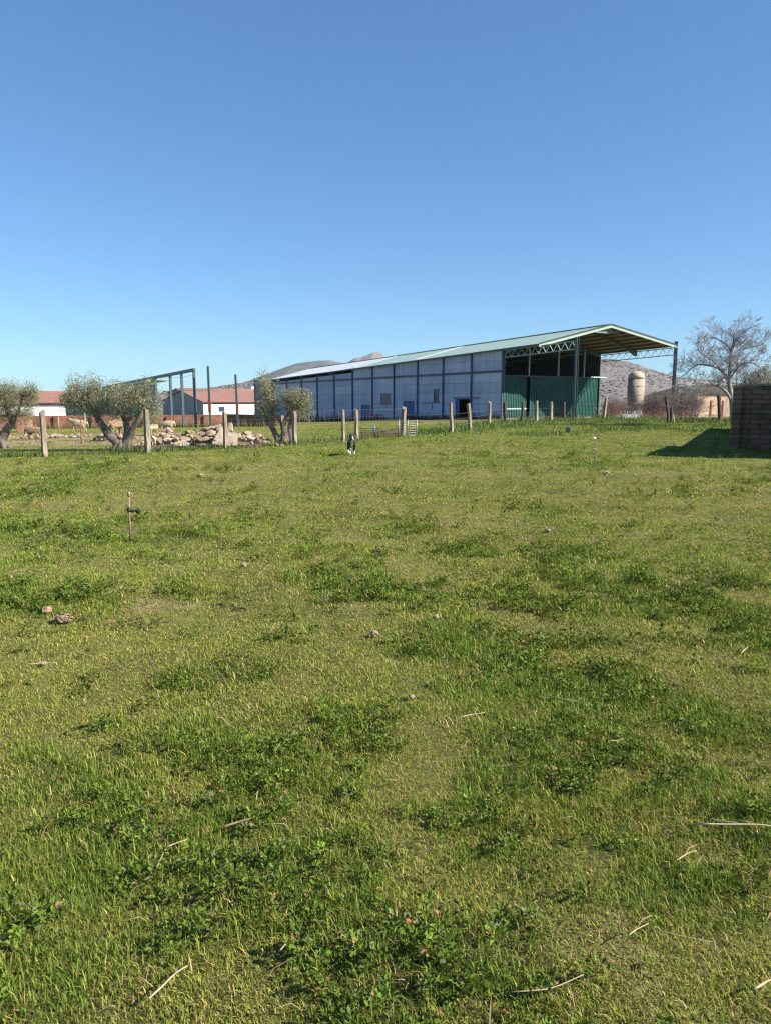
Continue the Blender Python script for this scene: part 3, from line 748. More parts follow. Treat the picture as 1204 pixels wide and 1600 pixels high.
# ------------------------------------------------------------------ low farm houses at the back left
def farmhouse(name, label, c, wlen, glen, zeave, zridge, zbase, win, rotadd=0.0, chim=None):
    t = empty(name, c, ANG + rotadd, label, "farm building")
    H = Vector
    mb = MB(); th = 0.3
    # front wall with window openings
    xs = [0.0]; 
    for w in win: xs += [w[0], w[1]]
    xs.append(wlen)
    for i in range(0, len(xs), 2):
        mb.span((xs[i], 0, zbase), (xs[i + 1], th, zeave - 0.55))
    for w in win:
        mb.span((w[0], 0, w[3]), (w[1], th, zeave - 0.55)); mb.span((w[0], 0, zbase), (w[1], th, w[2]))
    mb.build("front_wall", M_white, t, local=True)
    mb = MB(); mb.span((0.0, 0.08, zeave - 0.548), (wlen, th, zeave - 0.02)); mb.build("eave_shade", M_shadegrey, t, local=True)  # grey strip paints the shadow under the eave
    for x, s in ((0.0, 1), (wlen - th, 1)):
        mb = MB(); pts = [H((x, th + 0.01, zbase)), H((x, glen, zbase)), H((x, glen, zeave - 0.02)), H((x, glen / 2, zridge - 0.12)), H((x, th + 0.01, zeave - 0.02))]
        p2 = [p + H((th, 0, 0)) for p in pts]
        mb.add(pts + p2, [(4, 3, 2, 1, 0), (5, 6, 7, 8, 9)] + [(i, (i + 1) % 5, 5 + (i + 1) % 5, 5 + i) for i in range(5)])
        mb.build("gable_wall", M_shadegrey, t, local=True)  # white house's gable coloured grey to put its shade in
    mb = MB(); o = 0.45
    sl = (zridge - zeave) / (glen / 2)
    mb.slab([H((-0.3, -o, zeave - sl * o)), H((wlen + 0.3, -o, zeave - sl * o)), H((wlen + 0.3, glen / 2, zridge)), H((-0.3, glen / 2, zridge))], 0.12)
    mb.slab([H((-0.3, glen / 2 + 0.005, zridge)), H((wlen + 0.3, glen / 2 + 0.005, zridge)), H((wlen + 0.3, glen + o, zeave - sl * o)), H((-0.3, glen + o, zeave - sl * o))], 0.12)
    rf = mb.build("roof", M_redtile, t, local=True)
    mb = MB(); mb.tube((-0.35, glen / 2, zridge + 0.02), (wlen + 0.35, glen / 2, zridge + 0.02), 0.12, n=6); mb.build("ridge_tiles", M_redtile, rf, local=True)
    if chim:
        mb = MB(); mb.span((chim[0], glen / 2 - 0.4, zridge - 0.6), (chim[0] + 0.8, glen / 2 + 0.4, zridge + chim[1])); mb.build("chimney", M_white, rf, local=True)
    for w in win:
        mb = MB(); z0, z1 = w[2], w[3]
        mb.span((w[0] + 0.003, 0.05, z0 + 0.003), (w[0] + 0.08, 0.12, z1 - 0.003)); mb.span((w[1] - 0.08, 0.05, z0 + 0.003), (w[1] - 0.003, 0.12, z1 - 0.003))
        mb.span((w[0] + 0.083, 0.05, z1 - 0.08), (w[1] - 0.083, 0.12, z1 - 0.003)); f = mb.build("window", M_shadegrey, t, local=True)
        mb = MB(); mb.span((w[0] + 0.083, 0.1, z0 + 0.003), (w[1] - 0.083, 0.13, z1 - 0.083)); mb.build("pane", M_glassdark, f, local=True)
    return t
c = P(318, 628, 142.0); c.z = 0
z_at = lambda py, Y: CAMZ + (625 - py) / 1169.0 * Y
farmhouse("farmhouse", "white farmhouse with shade-grey gable, small square window and long red tile roof", c, 26, 24, z_at(627, 142), z_at(610, 151), -4.0,
          [(3.0, 4.3, z_at(643.5, 143), z_at(635.5, 143)), (14.5, 15.2, z_at(643, 147), z_at(635.5, 147))])
c = P(290, 618, 172.0); c.z = 0
farmhouse("farmhouse", "low building whose red roof shows as a strip above the farmhouse ridge", c, 30, 12, z_at(612.5, 172), z_at(607.5, 177), -4.0, [], 0.0, None)
c = P(-75, 628, 122.0); c.z = 0
farmhouse("farmhouse", "white walled farm building with pink tiled roof behind the far left olive tree", c, 25, 14, z_at(628, 122), z_at(612, 129), -4.0, [(5.0, 6.2, -1.9, -0.8)], -0.35)
c = P(393, 609, 215.0); c.z = gh(c.x, c.y)
t = empty("house", c, ANG, "tiny flat white house on rise above the red roofs by the shed corner", "house")
mb = MB(); z0 = z_at(625, 215) - 8; mb.span((0, 0, z0), (3.4, 5, z_at(604.5, 215))); mb.box((1.7, 2.5, z_at(604.5, 215) + 0.06), (3.7, 5.3, 0.12)); 
for v in mb.v: v.z -= c.z
mb.build("wall", M_white, t, local=True)
mb = MB(); mb.span((-0.25, -0.25, z_at(611, 215) - c.z - 0.5), (3.6, -0.02, z_at(611, 215) - c.z)); mb.build("porch_roof", M_redtile, t, local=True)

# ------------------------------------------------------------------ walls
def wall_run(name, label, a, b, zt, mat, th=0.25, cap=None, cat="wall", piers=0, zdown=0.5, zt2=None):
    a, b = Vector(a), Vector(b); d = b - a; L = Vector((d.x, d.y, 0)).length; ang = math.atan2(d.y, d.x)
    za = gh(a.x, a.y)
    t = empty(name, (a.x, a.y, za), ang, label, cat)
    zt2 = zt if zt2 is None else zt2
    zb1 = gh(b.x, b.y)
    mb = MB(); H = Vector
    mb.hexa([H((0, 0, -zdown)), H((L, 0, zb1 - za - zdown)), H((L, th, zb1 - za - zdown)), H((0, th, -zdown))], [H((0, 0, zt - za)), H((L, 0, zt2 - za)), H((L, th, zt2 - za)), H((0, th, zt - za))])
    mb.build("masonry", mat, t, local=True)
    if cap:
        mb = MB(); mb.hexa([H((-0.03, -0.03, zt - za + 0.003)), H((L + 0.03, -0.03, zt2 - za + 0.003)), H((L + 0.03, th + 0.03, zt2 - za + 0.003)), H((-0.03, th + 0.03, zt - za + 0.003))],
                           [H((-0.03, -0.03, zt - za + cap)), H((L + 0.03, -0.03, zt2 - za + cap)), H((L + 0.03, th + 0.03, zt2 - za + cap)), H((-0.03, th + 0.03, zt - za + cap))])
        mb.build("coping", M_slab, t, local=True)
    for k in range(piers):
        x = L * (k + 0.5) / piers
        mb = MB(); mb.span((x - 0.2, -0.12, -zdown), (x + 0.2, -0.003, (zt - za) + (zt2 - zt) * x / L - 0.02)); mb.build("pier", mat, t, local=True)
    return t
a = P(-60, 672, 58.5); b = P(352, 668, 60.0)
wall_run("brick_wall", "low orange brick wall running behind the rubble and sheep yard", a, b, z_at(650.5, 59), M_brick, piers=7, zt2=z_at(648, 60))
a = P(353, 668, 60.3); b = P(440, 665, 56.0)
wall_run("brick_wall", "darker brick wall between rubble heap and the olive tree by the shed", a, b, z_at(647, 60.3), M_brickdark, zt2=z_at(649, 56))
# small brick hut / pen at far left
c = hit(17, 676)
t = empty("brick_pen", c, 0.25, "small orange brick pen with square opening at far left wall", "pen")
mb = MB(); w = 1.4
mb.span((-0.9, 0, -0.2), (-0.35, 0.15, 1.05)); mb.span((0.35, 0, -0.2), (0.9, 0.15, 1.05)); mb.span((-0.35, 0, 0.75), (0.35, 0.15, 1.05)); mb.span((-0.9, 0.153, -0.2), (-0.75, 1.5, 1.0)); mb.span((0.75, 0.153, -0.2), (0.9, 1.5, 1.0))
mb.build("masonry", M_brick, t, local=True)
mb = MB(); mb.slab([Vector((-1, -0.08, 1.06)), Vector((1, -0.08, 1.06)), Vector((1, 1.55, 1.12)), Vector((-1, 1.55, 1.12))], 0.05); mb.build("lid", M_slab, t, local=True)

# brick enclosure at right: stub wall seen face on, and the long wall just outside the frame
C0 = Vector((12.1, 25.7)); 
def right_enclosure():
    t = empty("brick_enclosure", (C0.x, C0.y, gh(C0.x, C0.y)), 0, "dark weathered brick enclosure with corner pier and thin coping casting long shadow", "wall")
    zg = gh(12.1, 25.6) - 0.3; ztop = 2.06
    a = Vector((12.1, 25.75, 0)); b = Vector((13.55, 25.15, 0)); A = Vector((11.25, 20.3, 0)); D = Vector((19.6, 38.0, 0))
    def seg(p, q, z0, z1, th, name, mat, zb=None):
        d = (q - p); d.z = 0; L = d.length; d.normalize(); n = Vector((-d.y, d.x, 0)) * th; zb = zg if zb is None else zb
        mb = MB(); lo = [p + Vector((0, 0, zb)), q + Vector((0, 0, zb)), q + n + Vector((0, 0, zb)), p + n + Vector((0, 0, zb))]
        hi = [p + Vector((0, 0, z0)), q + Vector((0, 0, z1)), q + n + Vector((0, 0, z1)), p + n + Vector((0, 0, z0))]
        mb.hexa(lo, hi); return mb.build(name, mat, t)
    seg(a + Vector((0.25, -0.1, 0)), b, ztop, ztop + 0.08, 0.25, "masonry", M_brickdark)
    # corner pier, a little proud
    mb = MB(); mb.box((12.22, 25.72, (zg + ztop) / 2 - 0.004), (0.28, 0.34, ztop - zg), Matrix.Rotation(-0.39, 3, 'Z')); mb.build("pier", M_brickdark, t)
    seg(a + Vector((-0.06, -0.07, 0)), b + Vector((0, -0.07, 0)), ztop + 0.05, ztop + 0.125, 0.38, "coping", M_slab, zb=ztop + 0.012)
    seg(A, b - Vector((0.0, 0.0, 0)), 2.72, 2.5, -0.25, "side_wall", M_brickdark)
    seg(b + Vector((0.1, 0.25, 0)), D, 2.16, 2.0, -0.25, "side_wall", M_brickdark)
right_enclosure()
# lit pale wall and red wall in the background right
a = P(1087, 641, 86.0); b = P(1146, 640, 87.5)
t = wall_run("pale_brick_wall", "sunlit pale brick wall seen through the bare tree", a, b, z_at(619.5, 86), M_brickpale, piers=0, zdown=0.8)
mb = MB(); mb.span((1.9, -0.06, -0.6), (2.1, -0.003, 1.9)); mb.build("downpipe", M_rust, t, local=True)
mb = MB(); mb.span((3.6, -0.06, -0.6), (3.75, -0.003, 1.9)); mb.build("downpipe", M_rust, t, local=True)
a = P(1002, 650, 95.0); b = P(1088, 650, 101.0)
wall_run("red_brick_wall", "long dark red brick wall behind the thicket and canopy post", a, b, z_at(630, 98), brickmat("dark_red_brick", (0.22, 0.07, 0.045), (0.17, 0.055, 0.04), (0.2, 0.12, 0.09), 0.5, 0.2, 0.02), zdown=1.2)

# ------------------------------------------------------------------ silo, trough, gates
c = P(991, 645, 92.0); c.z = gh(c.x, c.y)
t = empty("silo", c, 0, "round pale concrete silo with domed top beyond the canopy", "silo")
r = 12.6 / 1155 * 92; zt = z_at(592, 92) - c.z; zc = z_at(580, 92) - c.z
mb = MB(); mb.lathe([(r * 1.0, -0.6), (r, zt)], c, 28); mb.build("drum", nmat("silo_concrete", (0.38, 0.32, 0.26), (0.26, 0.215, 0.175), scale=1.4, rough=0.95, bump=0.4, c3=(0.24, 0.19, 0.16), scale3=0.7, stretch=(1, 1, 0.35)), t)
mb = MB(); mb.lathe([(r * 1.03, zt + 0.002), (r * 0.97, zt + (zc - zt) * 0.35), (r * 0.8, zt + (zc - zt) * 0.68), (r * 0.45, zt + (zc - zt) * 0.92), (0.12, zc)], c, 28); mb.build("dome", nmat("silo_cap", (0.50, 0.41, 0.30), (0.38, 0.30, 0.22), scale=1.5, rough=0.95), t)
for k in range(4):
    mb = MB(); z = 0.6 + k * (zt - 1) / 3.5; mb.lathe([(r + 0.005, z), (r + 0.035, z + 0.02), (r + 0.035, z + 0.08), (r + 0.005, z + 0.1)], c, 28); mb.build("hoop", M_slab, t)
c = hit(981, 653); c = P(981, 653, 64.0); c.z = gh(c.x, c.y)
t = empty("feed_trough", c, 0.1, "white feed trough with rail frame below the silo", "trough")
mb = MB(); mb.hexa([Vector((-0.55, -0.25, 0.05)), Vector((0.8, -0.25, 0.05)), Vector((0.8, 0.25, 0.05)), Vector((-0.55, 0.25, 0.05))], [Vector((-0.65, -0.35, 0.42)), Vector((0.9, -0.35, 0.42)), Vector((0.9, 0.35, 0.42)), Vector((-0.65, 0.35, 0.42))]); mb.build("basin", M_white, t, local=True)
mb = MB()
for z in (0.55, 0.72): mb.tube((-0.9, -0.4, z), (0.95, -0.4, z), 0.025, n=6)
for x in (-0.9, -0.3, 0.35, 0.95): mb.tube((x, -0.4, 0), (x, -0.4, 0.75), 0.025, n=6)
mb.build("rail_frame", M_galv, t, local=True)
M_dead2 = nmat("brown_rusted_bars", (.12, .085, .065), (.07, .05, .04), scale=10, rough=.9)
def gate(name, label, c, rot, w, h, nb, mat, nv=2, brace=False):
    t = empty(name, c, rot, label, "gate")
    mb = MB()
    for k in range(nb): z = 0.08 + (h - 0.1) * k / (nb - 1); mb.tube((0.02, 0, z), (w - 0.02, 0, z), 0.014, n=6)
    mb.build("bars", mat, t, local=True)
    for k in range(nv):
        mb = MB(); x = w * k / (nv - 1); mb.tube((x, 0, 0.0), (x, 0, h + 0.04), 0.022, n=6); mb.build("upright", mat, t, local=True)
    if brace: mb = MB(); mb.bar((0, 0.03, 0.08), (w, 0.03, h), 0.03); mb.build("brace", mat, t, local=True)
    return t
c = hit(623, 683); gate("hurdle_gate", "pale galvanised barred gate open beside the split wooden post", c, 0.12, 0.78, 0.72, 7, M_galv, 3)
c = hit(560, 685); gate("hurdle_gate", "low brown barred hurdle gate between two wooden posts", c, 0.12, 1.7, 0.42, 5, M_dead2, 3, True)
c = P(948, 653, 60); c.z = gh(c.x, c.y); gate("hurdle_gate", "rusty red barred gate beside the canopy under the hill", c, 0.1, 1.2, 1.3, 10, M_rust, 3, True)
c = P(1063, 661, 46); c.z = gh(c.x, c.y); gate("rail_gate", "low dark rail gate between the black post bundle and round post", c, 0.03, 2.5, 0.5, 3, M_postdark, 6)
c = hit(585, 682)
t = empty("pipe_stand", c, 0, "short blue painted pipe standing in front of the low brown gate", "pipe")
mb = MB(); mb.tube((0, 0, -0.1), (-0.02, 0, 0.55), 0.035, n=8); mb.build("pipe", nmat("blue_plastic", (0.12, 0.22, 0.42), (0.1, 0.17, 0.33), rough=0.5), t, local=True)
mb = MB(); mb.bar((-0.18, 0, 0.33), (0.14, 0, 0.33), 0.05); mb.build("crossbar", M_galv, t, local=True)

# ------------------------------------------------------------------ fence posts
def wood_post(px, pb, pt, wpx, lean_px, label, mat, group, depth=None, notch=True, cat="fence post"):
    b = hit(px, pb) if depth is None else P(px, pb, depth)
    if depth is not None: b.z = gh(b.x, b.y)
    top = P(px + lean_px, pt, b.y)
    r = wpx / 1155 * b.y / 2
    t_ = top - b; mb = MB(); n = 5; k = 6; sd = px * 0.37
    pts = []; rad = []
    for i in range(k):
        f = i / (k - 1)
        p = b + t_ * f + Vector((mnoise.noise(Vector((sd, f * 2.3, 0))) * r * 0.18, 0, 0)) - (Vector((0, 0, 0.3)) if i == 0 else Vector((0, 0, 0)))
        pts.append(p); rad.append(r * (1.04 - 0.10 * f + 0.07 * mnoise.noise(Vector((sd, f * 4, 3)))))
    mb.limb(pts, rad, n, False, wob=0.10)
    # broken slanted top
    k0 = len(mb.v) - n
    for j in range(n):
        mb.v[k0 + j].z += r * (0.5 * math.cos(2 * math.pi * j / n + sd) + 0.5 * mnoise.noise(Vector((j * 1.7, sd, 0))))
    o = mb.build("fence_post", mat, origin=b)
    tag(o, label, cat, group); return b, top
posts = {}
G1 = "weathered wooden fence posts"
PL = [(71, 714, 643, 9.5, -5, "thick leaning grey post at far left standing before the sheep yard"),
      (232, 707, 641, 10.5, -3, "stout post at right foot of forked olive tree beside two lambs"),
      (353.5, 701, 644, 8, -2, "square dark-sided post in front of big flat slab of rubble heap"),
      (461, 695, 643, 8, -1, "post right against the trunk of small olive tree before the shed"),
      (537, 690, 641, 6, -1, "thinner brown post just left of post by the dog"),
      (557.5, 688, 640, 7.5, -1, "pale-edged post rising directly behind the dog"),
      (629, 681, 637.5, 8, 2, "split pointed post with the galvanised gate leaning on it"),
      (705.5, 676, 630, 6.5, -2, "grey post standing under the open black doorway of shed, left of two"),
      (734.5, 671.5, 631, 6.5, -3, "bleached post with forward tilt at right jamb of the black doorway"),
      (763.5, 666.5, 628.5, 5.5, 1, "bare grey post with side knot in front of the last wall panel"),
      (789, 665, 629.5, 6, -1, "dark post hard by the shed corner column"),
      (814.5, 662, 627.5, 5, 1.5, "dark post in front of lit lower corner of green door"),
      (837, 660, 627, 5.5, 0.5, "slim post before the left end of widest green door"),
      (859.5, 660, 628.5, 6, 1, "pale grey post in front of middle of shaded green door"),
      (880, 659.5, 627, 5, 0.5, "dark post just left of tall canopy column"),
      (942, 655, 624, 5.5, 4, "pale post leaning right beside rusty barred gate"),
      (1124, 659, 617.5, 6.5, -2, "dark round post with hinge before the sunlit pale wall")]
pp = []
for q in PL:
    m = M_postdark if q[0] in (789, 814.5, 880, 1124) else M_post
    dpt = {1124: 46.0, 942: 55.0, 880: 54.5, 859.5: 53, 837: 51, 814.5: 49.5, 789: 47.5, 763.5: 45}.get(q[0])
    pp.append(wood_post(*q[:5], q[5], m, G1, depth=dpt))
# bundle of blackened posts
for dx, ln, pt, lab in ((0, -4, 620, "tallest pointed blackened stake of the bundle beside the rail gate"), (3.5, 0, 634, "upright blackened stump in middle of bundle beside the rail gate"), (7, -6, 636, "grey stake propped against the right side of the blackened bundle")):
    wood_post(1044 + dx * 1.2, 662, pt, 5, ln, lab, M_postdark if dx < 7 else M_post, "bundled stakes", depth=45.5 + dx * 0.03, cat="stake")
# thin metal stakes
for i, (px, pb, pt, Y, lab) in enumerate([(57, 693, 661, 31, "thin rusty stake just left of the thick leaning post"), (92.5, 676, 652, 40, "pale thin stake at edge of white farm building wall"),
        (127.5, 695, 655, 29, "thin rusty stake in front of pale sheep left of forked olive tree"), (120, 672, 653, 41, "short pale stake behind the sheep by the brick wall"),
        (36, 674, 655, 38, "pale slanted stake at corner of small brick pen"), (134, 671, 645, 43, "pale green tube stake left of olive tree limb")]):
    b = P(px, pb, Y); b.z = gh(b.x, b.y); top = P(px - 1.5, pt, Y)
    mb = MB(); mb.tube(b - Vector((0, 0, 0.2)), top, 0.022 if i not in (5, 1) else 0.04, n=6)
    o = mb.build("metal_stake", (M_rust, M_post, M_rust, M_post, M_post, M_truss)[i], origin=b); tag(o, lab, "stake", "thin fence stakes")

# wires
def net(label, pts, heights, vstep, rw=0.0022, name="wire_fence", top_extra=None, mat=None):
    o0 = pts[0]; mb = MB()
    for i in range(len(pts) - 1):
        a, b = pts[i], pts[i + 1]; L = (b - a).length
        for h in heights:
            n = 5; q = []
            for k in range(n + 1):
                f = k / n; p = a.lerp(b, f); z = gh(p.x, p.y) if 0 < f < 1 else p.z
                q.append(Vector((p.x, p.y, (a.z + (b.z - a.z) * f) * 0.6 + z * 0.4 + h - 0.05 * math.sin(math.pi * f) * (h > 0.9))))
            mb.limb(q, [rw] * (n + 1), 3, False)
        if vstep:
            m = int(L / vstep)
            for k in range(1, m):
                f = k / m; p = a.lerp(b, f); z = a.z + (b.z - a.z) * f
                mb.limb([Vector((p.x, p.y, z + heights[0])), Vector((p.x + R.uniform(-.02, .02), p.y, z + heights[-1]))], [rw * 0.8] * 2, 3, False)
    o = mb.build(name, mat or M_wire, origin=o0); tag(o, label, "wire fence"); return o
Pp = [p[0] for p in pp]
ext = Pp[0] + (Pp[0] - Pp[1]) * 0.45; ext.z = gh(ext.x, ext.y)
net("rusty square wire mesh strung along left posts before the sheep yard", [ext, Pp[0], Pp[1], Pp[2], Pp[3]], [0.06, 0.22, 0.38, 0.54, 0.7, 0.86, 1.02], 0.22, 0.0022)
net("pale topped wire mesh between small olive tree and the galvanised gate", [Pp[3], Pp[4], Pp[5], Pp[6]], [0.06, 0.22, 0.4, 0.58, 0.76, 0.95, 1.25], 0.25, 0.0024)
net("faint strand wires between posts in front of the green doors", [Pp[6], Pp[7], Pp[8], Pp[9], Pp[10], Pp[11], Pp[12], Pp[13], Pp[14], Pp[15]], [0.35, 0.65, 0.95], 0, 0.004)
b1 = P(1047, 662, 45.5); b1.z = gh(b1.x, b1.y)
net("wire strands with thin droppers from the black stake bundle to round post", [Pp[15], b1, Pp[16], Vector((20.5, 44.5, gh(20.5, 44.5)))], [0.15, 0.42, 0.7], 0.8, 0.006)

# ------------------------------------------------------------------ foliage
def leaf_cloud(centres, sig, per, size, cols, up=0.3, seed=1, asp=0.33):
    """leaf quads scattered round clump centres -> V, F, colours"""
    g = np.random.default_rng(seed); C = np.repeat(np.asarray(centres, float), per, axis=0); n = len(C)
    P_ = C + g.normal(0, 1, (n, 3)) * sig
    d = g.normal(0, 1, (n, 3)); d[:, 2] += up; d /= np.linalg.norm(d, axis=1, keepdims=True)
    q = np.cross(d, g.normal(0, 1, (n, 3))); q /= np.linalg.norm(q, axis=1, keepdims=True)
    L = size * g.uniform(0.6, 1.3, (n, 1)); W = L * asp
    V = np.stack([P_, P_ + d * L * 0.5 + q * W * 0.5, P_ + d * L, P_ + d * L * 0.5 - q * W * 0.5], 1).reshape(-1, 3)
    F = np.arange(n * 4).reshape(-1, 4)
    cl = np.asarray(cols)[g.integers(0, len(cols), n)] * g.uniform(0.75, 1.25, (n, 1))
    tone = np.repeat(g.uniform(0.8, 1.2, (len(centres), 1)), per, axis=0)
    return V, F, cl * tone
OLIVE = [(0.18, 0.185, 0.10), (0.24, 0.24, 0.145), (0.13, 0.14, 0.07), (0.33, 0.33, 0.22), (0.19, 0.18, 0.095)]
def olive(label, base, limbs, crowns, seed, per=150, size=0.06):
    g = random.Random(seed)
    t = empty("olive_tree", base, 0, label, "olive tree", "olive trees")
    mb = MB()
    for pts, rad in limbs: mb.limb(pts, rad, 9, True, wob=0.5, sub=4)
    # root flare
    for k in range(6):
        a = k * 1.05 + g.random(); mb.limb([base + Vector((0, 0, 0.35)), base + Vector((math.cos(a) * 0.2, math.sin(a) * 0.2, 0.08)), base + Vector((math.cos(a) * 0.42, math.sin(a) * 0.42, -0.12))], [0.09, 0.10, 0.05], 6, True, wob=0.4, sub=2)
    cs = []
    ends = [l[0][-1] for l in limbs] + [l[0][-2] for l in limbs]
    for (c, rx, ry, rz, nn) in crowns:
        for k in range(nn):
            while True:
                v = Vector((g.uniform(-1, 1), g.uniform(-1, 1), g.uniform(-1, 1)))
                if 0.25 < v.length < 1: break
            v *= 1 + 0.7 * mnoise.noise(v * 2.2 + Vector((seed, 0, 0)))
            p = c + Vector((v.x * rx, v.y * ry, v.z * rz)); cs.append(p)
            if k % 4 == 1:
                cs.append(c + Vector((v.x * rx, v.y * ry, abs(v.z) * rz + .05)) * g.uniform(1.05, 1.3))
            if k % 2 == 0:
                e = min(ends, key=lambda q: (q - p).length)
                m = e.lerp(p, 0.5) + Vector((g.uniform(-.1, .1), g.uniform(-.1, .1), 0.06))
                mb.limb([e, m, p], [0.022, 0.013, 0.005], 4, True)
    mb.build("trunk", M_bark, t)
    V, F, cl = leaf_cloud([tuple(c) for c in cs], np.array([0.12, 0.12, 0.13]), per, size, OLIVE, 0.9, seed)
    V = V - np.array(base)
    nmesh("crown", V, F, M_leaf, cl, parent=t)
    return t
def P3(px, py, Y, dy=0): return P(px, py, Y + dy)
Y = 26.6; b = hit(191, 704); Y = b.y
olive("forked olive tree with two leaning trunks and wide grey crown behind stout post", b,
      [([P3(190, 706, Y), P3(184, 693, Y), P3(170, 678, Y, .1), P3(157, 660, Y, .2), P3(150, 645, Y, .1), P3(136, 622, Y)], [.22, .17, .13, .11, .08, .03]),
       ([P3(194, 706, Y), P3(199, 690, Y), P3(207, 672, Y, -.1), P3(218, 655, Y, -.2), P3(225, 640, Y, -.1), P3(229, 618, Y)], [.20, .16, .11, .085, .06, .025]),
       ([P3(195, 700, Y), P3(199, 680, Y, .2), P3(196, 660, Y, .3), P3(192, 645, Y, .2), P3(196, 620, Y, .1)], [.14, .12, .09, .06, .02]),
       ([P3(152, 650, Y), P3(160, 640, Y), P3(168, 628, Y)], [.06, .04, .02]),
       ([P3(149, 643, Y), P3(128, 632, Y), P3(112, 628, Y)], [.05, .035, .015])],
      [(P3(131, 614, Y), .62, .6, .46, 40), (P3(112, 630, Y), .34, .4, .34, 13), (P3(140, 640, Y), .40, .4, .30, 13), (P3(192, 622, Y), .66, .6, .40, 34), (P3(229, 628, Y), .42, .45, .50, 22), (P3(232, 652, Y), .26, .3, .24, 7), (P3(186, 645, Y), .44, .4, .30, 13), (P3(160, 626, Y), .28, .3, .26, 7)], 3, per=120)
b = hit(3, 700); Y = b.y
olive("broad olive tree cut by the far left edge beside white farm building", b,
      [([P3(-2, 704, Y), P3(2, 690, Y), P3(9, 675, Y, .1), P3(18, 662, Y), P3(28, 645, Y), P3(34, 620, Y)], [.2, .16, .13, .10, .07, .03]),
       ([P3(0, 696, Y), P3(-8, 672, Y), P3(-14, 650, Y), P3(-22, 625, Y)], [.14, .11, .07, .03]),
       ([P3(18, 662, Y), P3(12, 640, Y), P3(8, 615, Y)], [.08, .05, .02])],
      [(P3(18, 624, Y), .62, .7, .54, 50), (P3(48, 618, Y), .26, .4, .40, 14), (P3(44, 648, Y), .32, .4, .22, 9), (P3(-16, 625, Y), .6, .7, .5, 36), (P3(10, 650, Y), .42, .4, .26, 14)], 8, per=130)
b = hit(443, 693); Y = b.y
olive("small olive tree with curved split trunk and two tufted crowns beside the shed", b,
      [([P3(436, 694, Y), P3(431, 680, Y), P3(424, 665, Y, .1), P3(417, 655, Y, .1), P3(413, 640, Y), P3(414, 620, Y)], [.14, .10, .09, .07, .045, .02]),
       ([P3(448, 694, Y), P3(446, 680, Y), P3(443, 665, Y, -.1), P3(450, 650, Y, -.1), P3(461, 635, Y)], [.17, .14, .10, .07, .03]),
       ([P3(455, 693, Y), P3(454, 675, Y, .1), P3(456, 655, Y, .2), P3(462, 640, Y)], [.16, .14, .09, .03]),
       ([P3(446, 672, Y), P3(436, 656, Y), P3(424, 645, Y)], [.06, .04, .02])],
      [(P3(418, 615, Y), .30, .4, .52, 26), (P3(412, 642, Y), .34, .3, .22, 10), (P3(463, 629, Y), .60, .5, .40, 40), (P3(472, 650, Y), .34, .3, .20, 9), (P3(436, 640, Y), .2, .3, .16, 3)], 15, per=115, size=0.07)

# ------------------------------------------------------------------ bare trees and thickets
def grow(mb, p, d, L, r, depth, g, upb=0.12, spread=0.65, minr=0.006, kids=(2, 3)):
    n = 4; pts = [p.copy()]; rad = [r]; q = p.copy(); dd = d.normalized()
    for k in range(n):
        dd = (dd + Vector((g.gauss(0, .13), g.gauss(0, .13), g.gauss(0, .13) + upb))).normalized()
        q = q + dd * (L / n); pts.append(q.copy()); rad.append(max(minr * 0.8, r * (1 - 0.42 * (k + 1) / n)))
    mb.limb(pts, rad, 5 if r > 0.03 else 3, True)
    if depth <= 0: return
    for k in range(g.randint(*kids) + 1):
        i = g.randint(2, n) if k else n
        nd = (dd + Vector((g.gauss(0, spread), g.gauss(0, spread), g.gauss(0, spread * 0.8)))).normalized()
        grow(mb, pts[i], nd, L * g.uniform(0.62, 0.85), max(minr, rad[i] * g.uniform(0.6, 0.8)), depth - 1, g, upb, spread, minr, kids)
